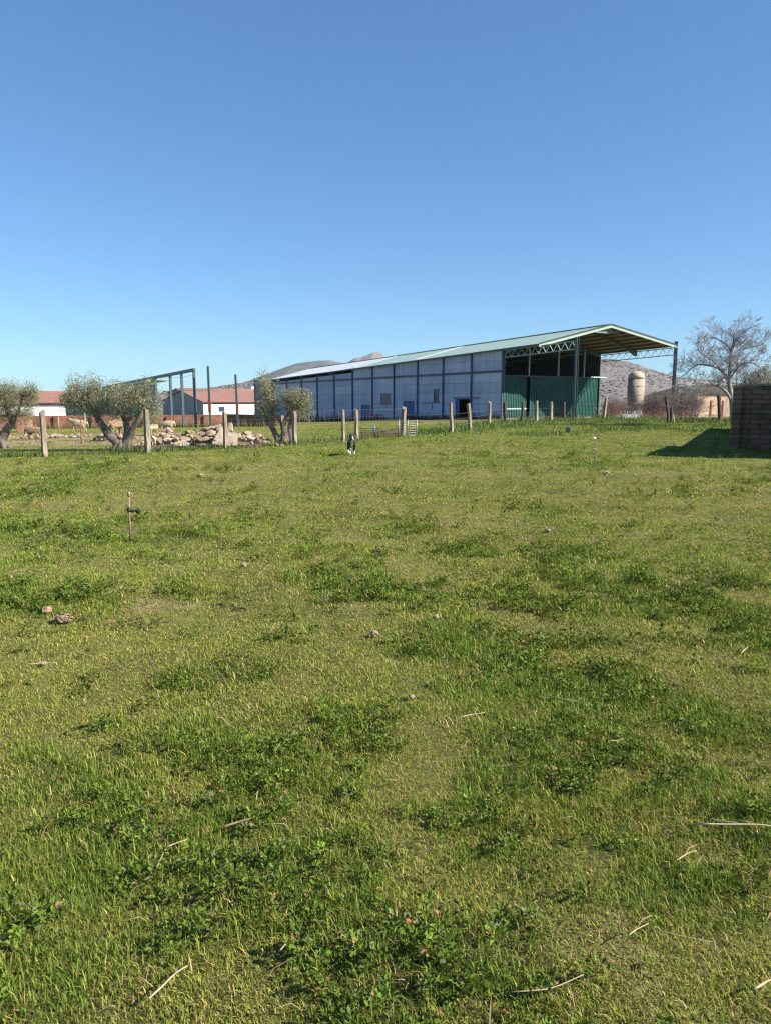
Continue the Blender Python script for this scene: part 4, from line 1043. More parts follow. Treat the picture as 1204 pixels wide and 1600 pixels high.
def bare_tree():
    Y = 42.0; b = P(1145, 668, Y); b.z = gh(b.x, b.y)
    t = empty("bare_tree", b, 0, "tall leafless tree with round fan of twigs and long drooping limbs", "tree")
    g = random.Random(21); mb = MB()
    Q = lambda x, y, dy=0: P(x, y, Y + dy)
    main = [([b - Vector((0, 0, .2)), Q(1143, 640), Q(1141, 615), Q(1138, 596), Q(1140, 575), Q(1141, 555), Q(1144, 540), Q(1146, 525)], [.17, .14, .125, .11, .09, .07, .05, .03]),
            ([Q(1141, 625), Q(1133, 612, -.3), Q(1120, 603, -.6), Q(1103, 600, -.8), Q(1088, 606, -.9), Q(1074, 614, -1), Q(1055, 624, -1)], [.08, .07, .06, .055, .045, .03, .015]),
            ([Q(1138, 597), Q(1130, 584, .3), Q(1120, 575, .5), Q(1105, 571, .7), Q(1090, 570, .8), Q(1080, 575, .9), Q(1067, 587, 1)], [.075, .06, .05, .045, .035, .025, .012]),
            ([Q(1138, 590), Q(1125, 577, -.5), Q(1112, 563, -.8), Q(1098, 555, -1), Q(1088, 545, -1.1)], [.05, .04, .035, .025, .012]),
            ([Q(1141, 560), Q(1149, 549, .3), Q(1163, 545, .5), Q(1180, 541, .6), Q(1196, 538, .6)], [.06, .05, .035, .025, .012]),
            ([Q(1141, 590), Q(1149, 578, -.4), Q(1158, 570, -.6), Q(1172, 566, -.8), Q(1186, 574, -1)], [.055, .045, .035, .025, .012]),
            ([Q(1143, 640), Q(1150, 615, .3), Q(1150, 590, .6), Q(1152, 560, .8)], [.08, .06, .04, .02]),
            ([Q(1141, 550), Q(1133, 538, .3), Q(1120, 530, .4), Q(1108, 528, .4)], [.04, .032, .022, .012]),
            ([Q(1145, 535), Q(1153, 525, -.3), Q(1163, 515, -.5)], [.035, .025, .012])]
    for i, (pts, rad) in enumerate(main):
        mb.limb(pts, rad, 8, True, wob=0.25, sub=3)
        for k in range(2 if i else 4, len(pts)):
            for j in range(7 if i else 11):
                f = g.random(); p = pts[k - 1].lerp(pts[k], f)
                d = (pts[k] - pts[k - 1]).normalized() * 0.5 + Vector((g.gauss(0, .55), g.gauss(0, .55), g.gauss(0.5, .3)))
                grow(mb, p, d, g.uniform(.34, .58), max(.011, rad[k] * 0.34), 3, g, 0.02, 0.48, 0.0068, (1, 3))
    tr = mb.build("trunk", M_greybark, t)
    # a little hanging cord
    mb = MB(); mb.limb([Q(1113, 572), Q(1113.3, 582), Q(1113.5, 596)], [.008] * 3, 4); mb.build("hanging_cord", M_wire, t)
bare_tree()
def shrub_mesh(seed, H=1.6, spread=0.9, mat=None, stems=16, depth=3, name="bare_shrub", minr=0.007):
    g = random.Random(seed); mb = MB()
    for k in range(stems):
        a = g.random() * 6.28; p = Vector((math.cos(a), math.sin(a), 0)) * g.random() * 0.35 * spread - Vector((0, 0, .1))
        grow(mb, p, Vector((math.cos(a) * .55 * spread, math.sin(a) * .55 * spread, 1)), H * g.uniform(.32, .5), 0.02, depth, g, 0.05, 0.5, minr)
    return mb.build(name, mat or M_twig, local=True)
sh = shrub_mesh(4)
spots = [(949, 650, 76, 1.25, "leafless grey thicket shrub right of canopy edge before the hill"), (962, 650, 80, 1.5, "leafless shrub rising left of the concrete silo"),
         (975, 651, 74, 1.1, "low bare shrub at left foot of concrete silo"), (1008, 650, 72, 1.35, "bare shrub just right of the silo foot"),
         (1022, 650, 76, 1.6, "bare purple grey shrub between silo and canopy post"), (1037, 651, 70, 1.5, "dense bare shrub behind the black stake bundle"),
         (1052, 651, 74, 1.7, "bare shrub tangled behind the tall right canopy post"), (1068, 651, 66, 1.5, "bare shrub right of the tall right canopy post"),
         (1083, 651, 70, 1.4, "bare shrub covering left end of pale brick wall"), (1112, 652, 110, 2.3, "tall bare shrub beyond the pale brick wall"), (1094, 652, 108, 2.5, "bare grey bush above the left end of pale wall"), (1132, 652, 104, 2.3, "bare bush above the right end of pale wall")]
for i, (px, py, Y, s, lab) in enumerate(spots):
    o = sh if i == 0 else sh.copy()
    if i: COL.objects.link(o)
    p = P(px, py, Y); o.location = (p.x, p.y, gh(p.x, p.y)); o.scale = (s, s, s * 1.0); o.rotation_euler = (0, 0, i * 1.9)
    tag(o, lab, "shrub", "leafless shrubs beyond the fence")
# brownish leafy tree behind the enclosure
def brushy():
    Y = 47.0; b = P(1183, 660, Y); b.z = gh(b.x, b.y)
    t = empty("brown_leaf_tree", b, 0, "bushy tree with sparse brown green leaves above the dark brick enclosure", "tree")
    g = random.Random(5); mb = MB()
    for k in range(7):
        d = Vector((g.uniform(-.5, .7), g.uniform(-.4, .4), 1)); grow(mb, b + Vector((g.uniform(-.5, .5), 0, 0)), d, 1.25, .07, 4, g, .05, .55, .009)
    mb.build("trunk", M_greybark, t)
    cs = []
    for k in range(150):
        v = Vector((g.uniform(-1, 1), g.uniform(-1, 1), g.uniform(-1, 1)))
        if v.length > 1: continue
        cs.append(tuple(P(1186, 604, Y) + Vector((v.x * 1.35, v.y * 1.0, v.z * 1.25))))
    V, F, cl = leaf_cloud(cs, np.array([.2, .2, .2]), 120, .11, [(0.19, 0.155, 0.06), (0.15, 0.14, 0.06), (0.26, 0.21, 0.10), (0.11, 0.115, 0.04)], .4, 4)
    nmesh("crown", V - np.array(b), F, M_leaf, cl, parent=t)
brushy()

# ------------------------------------------------------------------ rubble
def rubble():
    g = random.Random(9)
    for (cx, cy, w, h, n, Yo, lab) in (((322), 697, 2.7, 0.66, 460, 0.0, "heap of broken stone and brick rubble behind the mesh fence"),
                                       ((146), 692, .85, 0.36, 90, 2.0, "low spread of broken stone under the pale sheep beside olive trunk"),
                                       ((222), 690, .65, 0.42, 60, 2.5, "pinkish mound of stone and earth right of the olive trunk"),
                                       ((25), 690, 2.4, 0.12, 80, 2.5, "scatter of pale stones across sandy yard at far left")):
        c = hit(cx, cy); mb = MB()
        Y0 = c.y + Yo + 0.6
        for k in range(n):
            x = g.gauss(0, .42) * w; y = g.gauss(0, .42) * 1.2
            env = max(0, 1 - (x / w) ** 2 * 0.95) * max(0, 1 - (y / 1.6) ** 2)
            r = g.uniform(.04, .115) * (1.7 if g.random() < .18 else 1)
            gx, gy = c.x + x, Y0 + y
            z = gh(gx, gy) + h * env * g.uniform(.6, 1.0) * (0.8 + .55 * mnoise.noise(Vector((x * 1.3, y, 3))))
            rock_mb(mb, (gx, gy, z), r, (g.uniform(.8, 1.5), g.uniform(.7, 1.2), g.uniform(.45, .9)), .5, 1, k, g.random() * 6)
        o = mb.build("rubble", M_stone, origin=(c.x, Y0, gh(c.x, Y0))); tag(o, lab, "rubble", kind="stuff")
        if h > 0.3:   # earth core of the heap
            mb = MB()
            nx, ny = 30, 14; vs_ = []
            for j in range(ny):
                for i in range(nx):
                    x = -w * 1.05 + 2.1 * w * i / (nx - 1); y = -1.6 + 3.2 * j / (ny - 1)
                    env = max(0, 1 - (x / w) ** 2) * max(0, 1 - (y / 1.6) ** 2)
                    vs_.append((c.x + x, Y0 + y, gh(c.x + x, Y0 + y) - .05 + h * .45 * env * (1 + .3 * mnoise.noise(Vector((x * 1.7, y * 1.7, 0))))))
            mb.add(vs_, [(j * nx + i, j * nx + i + 1, (j + 1) * nx + i + 1, (j + 1) * nx + i) for j in range(ny - 1) for i in range(nx - 1)], True)
            o = mb.build("earth_mound", M_earth, origin=(c.x, Y0, gh(c.x, Y0))); tag(o, kind="structure")
    # big slabs
    def slab(name, label, quad, th, Y, mat=M_slab):
        pts = [P(x, y, Y + dy) for (x, y, dy) in quad]
        c = sum(pts, Vector()) / len(pts); c2 = c.copy(); mb = MB()
        n = (pts[1] - pts[0]).cross(pts[2] - pts[0]).normalized() * th
        if n.y < 0: n = -n
        m = len(pts)
        mb.add(pts + [p + n for p in pts], [tuple(range(m)), tuple(reversed(range(m, 2 * m)))] + [(i, (i + 1) % m, m + (i + 1) % m, m + i) for i in range(m)])
        o = mb.build(name, mat, origin=c2); tag(o, label, "slab", "big pieces in the rubble heap")
    Y = hit(330, 701).y
    slab("concrete_slab", "large tan slab standing on edge behind the square fence post", [(331, 693, 0), (345, 668, .5), (355, 675, .5), (372, 677, .5), (371, 696, 0), (350, 697, 0)], .12, Y + .25)
    slab("concrete_slab", "long pale slab lying slanted at front of the heap near the lambs", [(272, 697, 0), (273, 694, 0), (297, 686, .5), (302, 690, .3), (292, 698, 0)], .1, Y + .15)
    slab("concrete_slab", "narrow upright block on top of heap right of fence post", [(358, 672, 0), (357, 661, .1), (362, 660, .1), (363, 673, 0)], .14, Y + 1.3)
    slab("concrete_slab", "pointed pinkish slab at crest left of fence post", [(336, 678, 0), (341, 663, .1), (345, 662, .1), (344, 677, 0)], .12, Y + 1.2)
    slab("concrete_slab", "flat slab tilted over small stones at the right end of heap", [(384, 682, 0), (392, 678, .3), (400, 684, .3), (396, 687, 0)], .08, Y + 1.0)
rubble()

# ------------------------------------------------------------------ animals
def skin_obj(name, verts, edges, radii, mat, parent=None, sub=2, root=0):
    me = bpy.data.meshes.new(name); me.from_pydata(verts, edges, []); me.materials.append(mat)
    o = bpy.data.objects.new(name, me); COL.objects.link(o)
    if parent: o.parent = parent
    md = o.modifiers.new("skin", 'SKIN'); md.use_smooth_shade = True
    for i, d in enumerate(me.skin_vertices[0].data):
        r = radii[i]; d.radius = r if isinstance(r, tuple) else (r, r); d.use_root = (i == root)
    s = o.modifiers.new("subdivision", 'SUBSURF'); s.levels = sub; s.render_levels = sub
    return o
def quadruped(kind, grazing=False):
    """returns verts, edges, radii; faces +X, stands on z=0, size for a 0.7 m high sheep"""
    V, E, Rr = [], [], []
    def v(x, y, z, r): V.append((x, y, z)); Rr.append(r); return len(V) - 1
    def ch(ids):
        for a, b in zip(ids, ids[1:]): E.append((a, b))
    if kind == "sheep":
        p = v(-.28, 0, .52, .16); m = v(0, 0, .50, .185); s = v(.26, 0, .53, .155); ru = v(-.40, 0, .52, .11)
        ch([ru, p, m, s])
        if grazing: nk = v(.42, 0, .42, .085); h = v(.53, 0, .24, .065); nz_ = v(.58, 0, .12, .04)
        else: nk = v(.40, 0, .62, .10); h = v(.49, 0, .70, .075); nz_ = v(.61, 0, .63, .042)
        ch([s, nk, h, nz_])
        for sy in (-1, 1):
            e = v(h and V[h][0] - .02, sy * .11, V[h][2] + .03, .022); E.append((h, e))
            a = v(.26, sy * .085, .38, .06); b_ = v(.27, sy * .09, .20, .03); c_ = v(.265, sy * .09, .02, .026); E.append((s, a)); ch([a, b_, c_])
            a = v(-.30, sy * .085, .36, .07); b_ = v(-.25, sy * .09, .27, .045); k_ = v(-.34, sy * .09, .18, .03); c_ = v(-.32, sy * .09, .02, .026); E.append((p, a)); ch([a, b_, k_, c_])
        tl = v(-.48, 0, .42, .03); tl2 = v(-.49, 0, .28, .02); E.append((ru, tl)); E.append((tl, tl2))
    return V, E, Rr
M_wool = nmat("wool", (0.48, 0.38, 0.245), (0.33, 0.25, 0.155), scale=14, rough=1.0, spec=0.1, bump=1.0, bscale=30)
M_wooldark = nmat("muddy_wool", (0.30, 0.22, 0.13), (0.20, 0.145, 0.09), scale=12, rough=1.0, spec=0.1, bump=1.0, bscale=30)
M_lamb = nmat("lamb_wool", (0.72, 0.62, 0.47), (0.60, 0.50, 0.36), scale=14, rough=1.0, spec=0.1, bump=0.8, bscale=30)
def sheep(px, pb, Y, rot, sc, mat, label, grazing=False, name="sheep", cat="sheep", group="sheep in the yard", dz=0.0):
    b = P(px, pb, Y); b.z = gh(b.x, b.y) + dz
    V, E, Rr = quadruped("sheep", grazing)
    if name == "lamb":
        Rr = [r * (0.72 if i < 4 else 0.95) for i, r in enumerate(Rr)]
    o = skin_obj(name, V, E, Rr, mat)
    o.location = b; o.rotation_euler = (0, 0, rot); o.scale = (sc, sc, sc); tag(o, label, cat, group)
    return o
sheep(125, 680, 40, math.pi, 1.0, M_wool, "pale sheep in profile on low stones left of forked olive tree", dz=.05)
sheep(56, 690, 33, 0.0, .95, M_wooldark, "dark muddy sheep grazing left of thick leaning post", True)
c = hit(181, 690)
sheep(183, 690, 31.5, 1.2, 1.05, M_wooldark, "brown legged sheep seen from behind between the trunks of the olive tree", dz=.22)
sheep(239, 681, 36.5, -1.9, .85, M_wool, "sheep half hidden by the stout post behind the lambs", True)
sheep(262, 678, 41, math.pi, .95, M_wool, "pale sheep with lowered head behind the left end of heap", True)
sheep(243, 709, 26.2, -1.45, .55, M_lamb, "white lamb facing forward right beside the stout post", name="lamb", cat="lamb", group="lambs")
sheep(263, 709, 26.2, math.pi - .15, .52, M_lamb, "white lamb in profile nibbling in front of the heap", True, name="lamb", cat="lamb", group="lambs")
# dog: black and white, trotting towards the camera
def dog():
    b = hit(549.5, 711)
    m, nt, bs = new_mat("dog_coat"); N, L = nt.nodes, nt.links
    bs.inputs["Roughness"].default_value = .7
    tc = N.new("ShaderNodeTexCoord"); sp = N.new("ShaderNodeSeparateXYZ"); L.new(tc.outputs["Object"], sp.inputs[0])
    nz_ = N.new("ShaderNodeTexNoise"); nz_.inputs["Scale"].default_value = 18; L.new(tc.outputs["Object"], nz_.inputs["Vector"])
    def math_(op, a, b_=None, c_=None):
        n = N.new("ShaderNodeMath"); n.operation = op
        for i, q in enumerate((a, b_)):
            if q is None: continue
            if isinstance(q, (int, float)): n.inputs[i].default_value = q
            else: L.new(q, n.inputs[i])
        return n.outputs[0]
    nx = math_('MULTIPLY', math_('SUBTRACT', nz_.outputs[0], .5), .06)
    ay = math_('ABSOLUTE', math_('ADD', sp.outputs[1], nx))
    chest = math_('MULTIPLY', math_('LESS_THAN', ay, .04), math_('MULTIPLY', math_('GREATER_THAN', sp.outputs[0], .14), math_('LESS_THAN', math_('ADD', sp.outputs[2], nx), .47)))
    paw = math_('LESS_THAN', math_('ADD', sp.outputs[2], nx), .13)
    blaze = math_('MULTIPLY', math_('LESS_THAN', ay, .015), math_('GREATER_THAN', sp.outputs[0], .42))
    f = math_('MAXIMUM', math_('MAXIMUM', chest, paw), blaze)
    mx = N.new("ShaderNodeMix"); mx.data_type = 'RGBA'; L.new(f, mx.inputs["Factor"]); mx.inputs["A"].default_value = (.018, .017, .018, 1); mx.inputs["B"].default_value = (.72, .69, .64, 1)
    L.new(mx.outputs["Result"], bs.inputs["Base Color"])
    V, E, Rr = [], [], []
    def v(x, y, z, r): V.append((x, y, z)); Rr.append(r); return len(V) - 1
    def ch(ids):
        for a, b_ in zip(ids, ids[1:]): E.append((a, b_))
    pe = v(-.24, 0, .42, .085); be = v(-.05, 0, .39, .085); cs = v(.17, 0, .38, .12); ne = v(.28, 0, .47, .08); hd = v(.36, 0, .545, .075); sn = v(.45, 0, .51, .038); ns = v(.50, 0, .495, .024)
    ch([pe, be, cs, ne, hd, sn, ns])
    for sy in (-1, 1):
        e = v(.34, sy * .06, .60, .028); e2 = v(.355, sy * .085, .635, .012); ch([hd, e, e2])
    for sy, fx in ((-1, .05), (1, -.05)):
        a = v(.17, sy * .075, .28, .045); b_ = v(.16 + fx, sy * .07, .15, .028); c_ = v(.18 + fx * 1.6, sy * .06, .02, .028); ch([cs, a, b_, c_])
        a = v(-.22, sy * .075, .33, .06); k_ = v(-.15 - fx, sy * .08, .23, .038); h_ = v(-.29 - fx, sy * .08, .14, .024); c_ = v(-.25 - fx, sy * .08, .02, .026); ch([pe, a, k_, h_, c_])
    t1 = v(-.36, 0, .44, .035); t2 = v(-.46, 0, .52, .045); t3 = v(-.50, 0, .62, .03); ch([pe, t1, t2, t3])
    o = skin_obj("dog", V, E, Rr, m, root=0)
    o.location = b; o.rotation_euler = (0, 0, -math.pi / 2 + .12); o.scale = (.98,) * 3
    tag(o, "black and white dog trotting toward the viewer with white chest", "dog")
dog()

# ------------------------------------------------------------------ sprinkler risers
def riser_a():
    b = hit(204.5, 846); H = P(207, 768, b.y).z - b.z
    t = empty("sprinkler_riser", b, 0, "brown steel water riser with side valve in the left of field", "water pipe")
    V = Vector
    mb = MB(); mb.limb([V((0, 0, -.1)), V((.0, 0, H * .5)), V((.008, 0, H * .93))], [.0125, .0125, .011], 8); mb.build("pipe", nmat("tan_pipe", (.30, .20, .12), (.16, .10, .07), scale=12, rough=.7, spec=.4), t, local=True)
    mb = MB(); mb.lathe([(.02, H * .60), (.024, H * .62), (.024, H * .68), (.017, H * .69)], (.0, 0, 0), 10); mb.build("collar", nmat("dark_fitting", (.06, .05, .045), (.03, .03, .03), rough=.6), t, local=True)
    mb = MB(); mb.tube(V((.015, 0, H * .615)), V((.09, 0, H * .62)), .013, n=8); mb.tube(V((.085, 0, H * .60)), V((.135, -.01, H * .63)), .026, .02, n=8); mb.tube(V((.11, 0, H * .63)), V((.11, 0, H * .68)), .008, n=6); mb.build("valve", nmat("black_valve", (.05, .045, .045), (.025, .025, .025), rough=.5), t, local=True)
    mb = MB(); mb.tube(V((-.03, 0, H * .735)), V((.012, 0, H * .73)), .012, n=7); mb.build("clamp", M_galv, t, local=True)
    mb = MB(); mb.lathe([(.015, H * .9), (.02, H * .92), (.02, H * .98), (.012, H)], (.008, 0, 0), 10); mb.tube(V((.02, 0, H * .965)), V((.045, 0, H * .955)), .008, n=6); mb.build("nozzle", nmat("brass", (.35, .27, .16), (.2, .15, .09), rough=.4, metal=.5), t, local=True)
riser_a()
def riser_b():
    b = hit(926.5, 733); H = P(929, 683, b.y).z - b.z; V = Vector
    t = empty("sprinkler_riser", b, 0, "slim leaning water riser with pale sprinkler head among weeds at right", "water pipe")
    mb = MB(); mb.limb([V((0, 0, -.1)), V((.02, 0, H * .5)), V((.045, 0, H * .97))], [.010, .010, .009], 8); mb.build("pipe", nmat("grey_pipe", (.26, .24, .21), (.10, .09, .08), scale=10, rough=.5), t, local=True)
    mb = MB(); mb.tube(V((.035, 0, H * .96)), V((-.07, 0, H * .985)), .012, .02, n=8); mb.build("sprinkler_head", M_white, t, local=True)
    mb = MB(); mb.tube(V((.04, 0, H * .95)), V((.11, 0, H * .97)), .014, n=7); mb.build("counter_arm", M_postdark, t, local=True)
    mb = MB(); mb.tube(V((-.045, 0, H * .64)), V((.03, 0, H * .64)), .016, n=7); mb.build("clamp", M_galv, t, local=True)
riser_b()
# bucket in the weeds
b = P(887, 671, 36.0); b.z = gh(b.x, b.y)
t = empty("bucket", b, 0, "small grey blue bucket sitting in weeds before the green doors", "bucket")
mb = MB(); mb.lathe([(.10, 0), (.13, .26), (.14, .265), (.14, .28), (.122, .28), (.095, .02)], b, 16); mb.build("pail", nmat("grey_blue_plastic", (.20, .26, .30), (.15, .20, .24), rough=.6), t)
mb = MB(); mb.limb([b + Vector((-.135, 0, .27)), b + Vector((-.1, -.05, .36)), b + Vector((0, -.07, .39)), b + Vector((.1, -.05, .36)), b + Vector((.135, 0, .27))], [.005] * 5, 5, sub=2); mb.build("handle", M_galv, t)

# ------------------------------------------------------------------ stones and sticks in the field
M_clay = nmat("clay_stone", (.36, .26, .17), (.22, .15, .10), scale=22, rough=.95, bump=.7)
for i, (px, py, wpx, sq, lab) in enumerate([(101, 975, 27, (1, .8, .6), "largest clay coloured clod at the left of field"), (74, 960, 17, (1, .9, .7), "rounded clod just behind the largest clay clod"),
        (381, 888, 11, (1, .8, .8), "pinkish brick chip below and right of the left riser"), (584, 997, 14, (1, .8, .7), "pale rounded stone near middle of field"),
        (680, 970, 12, (1, .8, .7), "pale pointed stone right of middle stone"), (855, 833, 9, (1, .8, .7), "small pale stone in the right half of field far from others"),
        (313, 745, 8, (1.2, .8, .5), "small white chip near the mesh fence with the lambs"), (17, 906, 8, (1, .8, .7), "small clod by left frame edge above large clod"),
        (642, 1095, 11, (1.3, .8, .5), "flat brown pebble below the middle stones"), (68, 1043, 12, (1, .8, .5), "half buried clod beside crossed straws at left"),
        (590, 862, 6, (1, .8, .7), "tiny pale stone beyond middle of the field"), (947, 741, 7, (1, 1, .6), "white stone at right foot of weeds round the leaning riser")]):
    b = hit(px, py); r = wpx / 1155 * b.y / 2 * 1.0
    mb = MB(); rock_mb(mb, (b.x, b.y, b.z + r * .35 + .02), r, sq, .35, 3, i * 3 + 1, i)
    o = mb.build("stone", M_clay if i not in (6, 11) else M_slab, origin=b); tag(o, lab, "stone", "stones lying in the field")
M_straw = nmat("dry_stalk", (.50, .40, .26), (.34, .25, .15), scale=10, rough=.8)
M_dead = nmat("dead_stalk", (.24, .17, .11), (.14, .10, .07), scale=10, rough=.9)
for i, (pts, wpx, m, lab) in enumerate([([(234, 1580), (262, 1555), (294, 1527)], 6, M_straw, "thick pale stalk lying near the bottom left"),
        ([(437, 1510), (448, 1497), (461, 1484)], 4, M_straw, "short pale stalk right of thick pale stalk"),
        ([(1087, 1310), (1140, 1312), (1215, 1315)], 6, M_straw, "long straight stalk running out at right edge"),
        ([(1105, 1293), (1130, 1299), (1158, 1302)], 3, M_straw, "thin curved stalk just above the long straight stalk"),
        ([(1055, 1364), (1068, 1356), (1086, 1349)], 4, M_straw, "forked pale twig below the long straight stalk"),
        ([(980, 1490), (990, 1478), (1010, 1470)], 4, M_straw, "bent pale twig in the lower right"),
        ([(796, 1570), (870, 1572), (912, 1540)], 4, M_straw, "long bent straw at the bottom right of middle"),
        ([(1175, 1570), (1190, 1562), (1204, 1556)], 8, M_straw, "chunky pale stalk end in bottom right corner"),
        ([(350, 1313), (375, 1306), (398, 1300)], 7, M_dead, "dark flattened stalk left of middle foreground"),
        ([(262, 1338), (280, 1330), (296, 1324)], 4, M_straw, "short straw above left foreground weeds"),
        ([(40, 1050), (66, 1048), (90, 1047)], 2.5, M_straw, "thin straw crossing beside half buried clod"),
        ([(838, 1098), (868, 1108), (900, 1112)], 4, M_dead, "dark twig in the weedy strip right of middle"),
        ([(948, 1168), (960, 1170), (972, 1166)], 3, M_straw, "short straw right of the weedy strip"),
        ([(716, 1135), (735, 1129), (756, 1127)], 3, M_straw, "thin curved straw below flat brown pebble"),
        ([(600, 1006), (620, 1008), (637, 1007)], 3, M_dead, "reddish twig beside pale rounded middle stone"),
        ([(1156, 1030), (1162, 1022), (1166, 1016)], 2.5, M_straw, "tiny upright straw at the right edge of yellow patch"),
        ([(246, 1375), (256, 1352), (262, 1345)], 6, M_dead, "dry curled leaf stalk in left foreground weeds"),
        ([(1020, 1480), (1060, 1492), (1110, 1500)], 2, M_straw, "fine straw in lower right grass")]):
    w = []
    for (x, y) in pts:
        p = hit(x, y); p.z += .035 + .01 * (i % 3); w.append(p)
    r = wpx / 1155 * w[0].y / 2 * .75 * (w[0].length / w[0].y)
    w.insert(2, (w[1] + w[2]) / 2 + (w[1] - w[0]).cross(Vector((0, 0, 1))) * R.uniform(-.12, .12)); w[1] = (w[0] + w[2]) / 2 * .6 + w[1] * .4
    r *= .7
    mb = MB(); mb.limb(w, [r, r * .95, r * .85, r * .7], 7, True, wob=.12, sub=2)
    if i in (4, 5): mb.limb([w[1], w[1] + Vector((.03, .03, .01)), w[1] + Vector((.06, .04, .015))], [r * .7, r * .5, r * .3], 6)
    o = mb.build("dry_stalk", m, origin=w[1]); tag(o, lab, "stalk", "dry stalks lying in the grass")

# ------------------------------------------------------------------ grass and weeds
def fields(x, y):
    lush = .8 * sstep(.50, .72, fbm(x, y, .42, 31, 3) * .6 + fbm(x, y, 1.6, 41, 2) * .4)
    dry = sstep(.46, .64, fbm(x, y, 2.0, 51, 3) * .55 + fbm(x, y, 7.0, 61, 2) * .45)
    dry = np.clip(dry + .22 * sstep(-2, 6, x) * sstep(.2, .6, fbm(x, y, 3, 77)), 0, 1)
    for (cx, cy, r) in LUSH:
        d = np.sqrt((x - cx) ** 2 + ((y - cy) / 1.1) ** 2) / r
        lush = np.maximum(lush, sstep(1.1, .35, d + (fbm(x, y, .3, 88) - .5) * 2.2) * .95)
    dry = np.maximum(dry, sstep(24, 27, y) * sstep(-3, -7, x) * .95)
    return lush, dry * (1 - lush * .85)
LUSH = []
for (px, py, r) in [(430, 1215, .42), (120, 1225, .38), (880, 1065, .75), (780, 1030, .5), (1150, 965, .8), (470, 1340, .40), (200, 1370, .30), (360, 1290, .35), (640, 1540, .3), (1090, 1390, .16),
                    (1000, 1400, .3), (740, 1290, .32), (860, 1175, .38), (1110, 1135, .4), (560, 1440, .25), (760, 1510, .22), (60, 1560, .28), (540, 905, .8), (350, 1055, .3), (330, 1160, .3), (720, 860, .6),
                    (890, 865, .6), (950, 920, 1.0), (150, 840, .7), (290, 832, .5), (720, 1000, .5), (630, 827, .6), (900, 728, .9), (10, 940, .5), (1180, 1280, .3), (1020, 1200, .4)]:
    p = hit(px, py); LUSH.append((p.x, p.y, r))
def sample_region(y0, y1, dens, g, margin=2.0):
    W = lambda y: .57 * y + margin
    area = (W(y0) + W(y1)) * (y1 - y0); n = int(area * dens)
    y = g.uniform(y0, y1, int(n * 1.7)); x = g.uniform(-W(y1), W(y1), len(y)); k = np.abs(x) < W(y)
    return x[k][:n], y[k][:n]
def make_blades(x, y, h, w, lean, yaw, col, z=None, kind=5):
    n = len(x); z = gz(x, y) + micro(x, y) if z is None else z
    b = np.stack([x, y, z - .004], 1); s = np.stack([np.cos(yaw), np.sin(yaw), np.zeros(n)], 1)
    bd = np.stack([-np.sin(yaw), np.cos(yaw), np.zeros(n)], 1); up = np.array([[0, 0, 1.0]])
    h = h[:, None]; w = w[:, None]; l = lean[:, None]
    ct = np.cos(np.clip(l, 0, 1.45)); st = np.sin(np.clip(l, 0, 1.45))
    mid = b + up * h * .55 * np.sqrt(ct) + bd * h * .3 * st
    tip = b + up * h * ct + bd * h * st * .95
    if kind == 5:
        V = np.stack([b - s * w * .5, b + s * w * .5, mid + s * w * .42, tip, mid - s * w * .42], 1)
    else:
        V = np.stack([b - s * w * .5, b + s * w * .5, tip], 1)
    return V.reshape(-1, 3), np.arange(n * kind).reshape(-1, kind), col
T5 = np.array([[0, 1, 2], [0, 2, 4], [4, 2, 3]]); T8 = np.array([[0, 1, 2], [0, 2, 3], [0, 3, 4], [0, 4, 5], [0, 5, 6], [0, 6, 7]])
def tris(nv, k, col):
    """triangle list and per-face colours for runs of k vertices"""
    T = T5 if k == 5 else T8; n = nv // k
    return (np.arange(n)[:, None, None] * k + T[None]).reshape(-1, 3), np.repeat(col, len(T), axis=0)
G_DRY = np.array([.42, .31, .12]); G_YEL = np.array([.31, .315, .058]); G_MID = np.array([.155, .24, .028]); G_LUSH = np.array([.07, .145, .02])
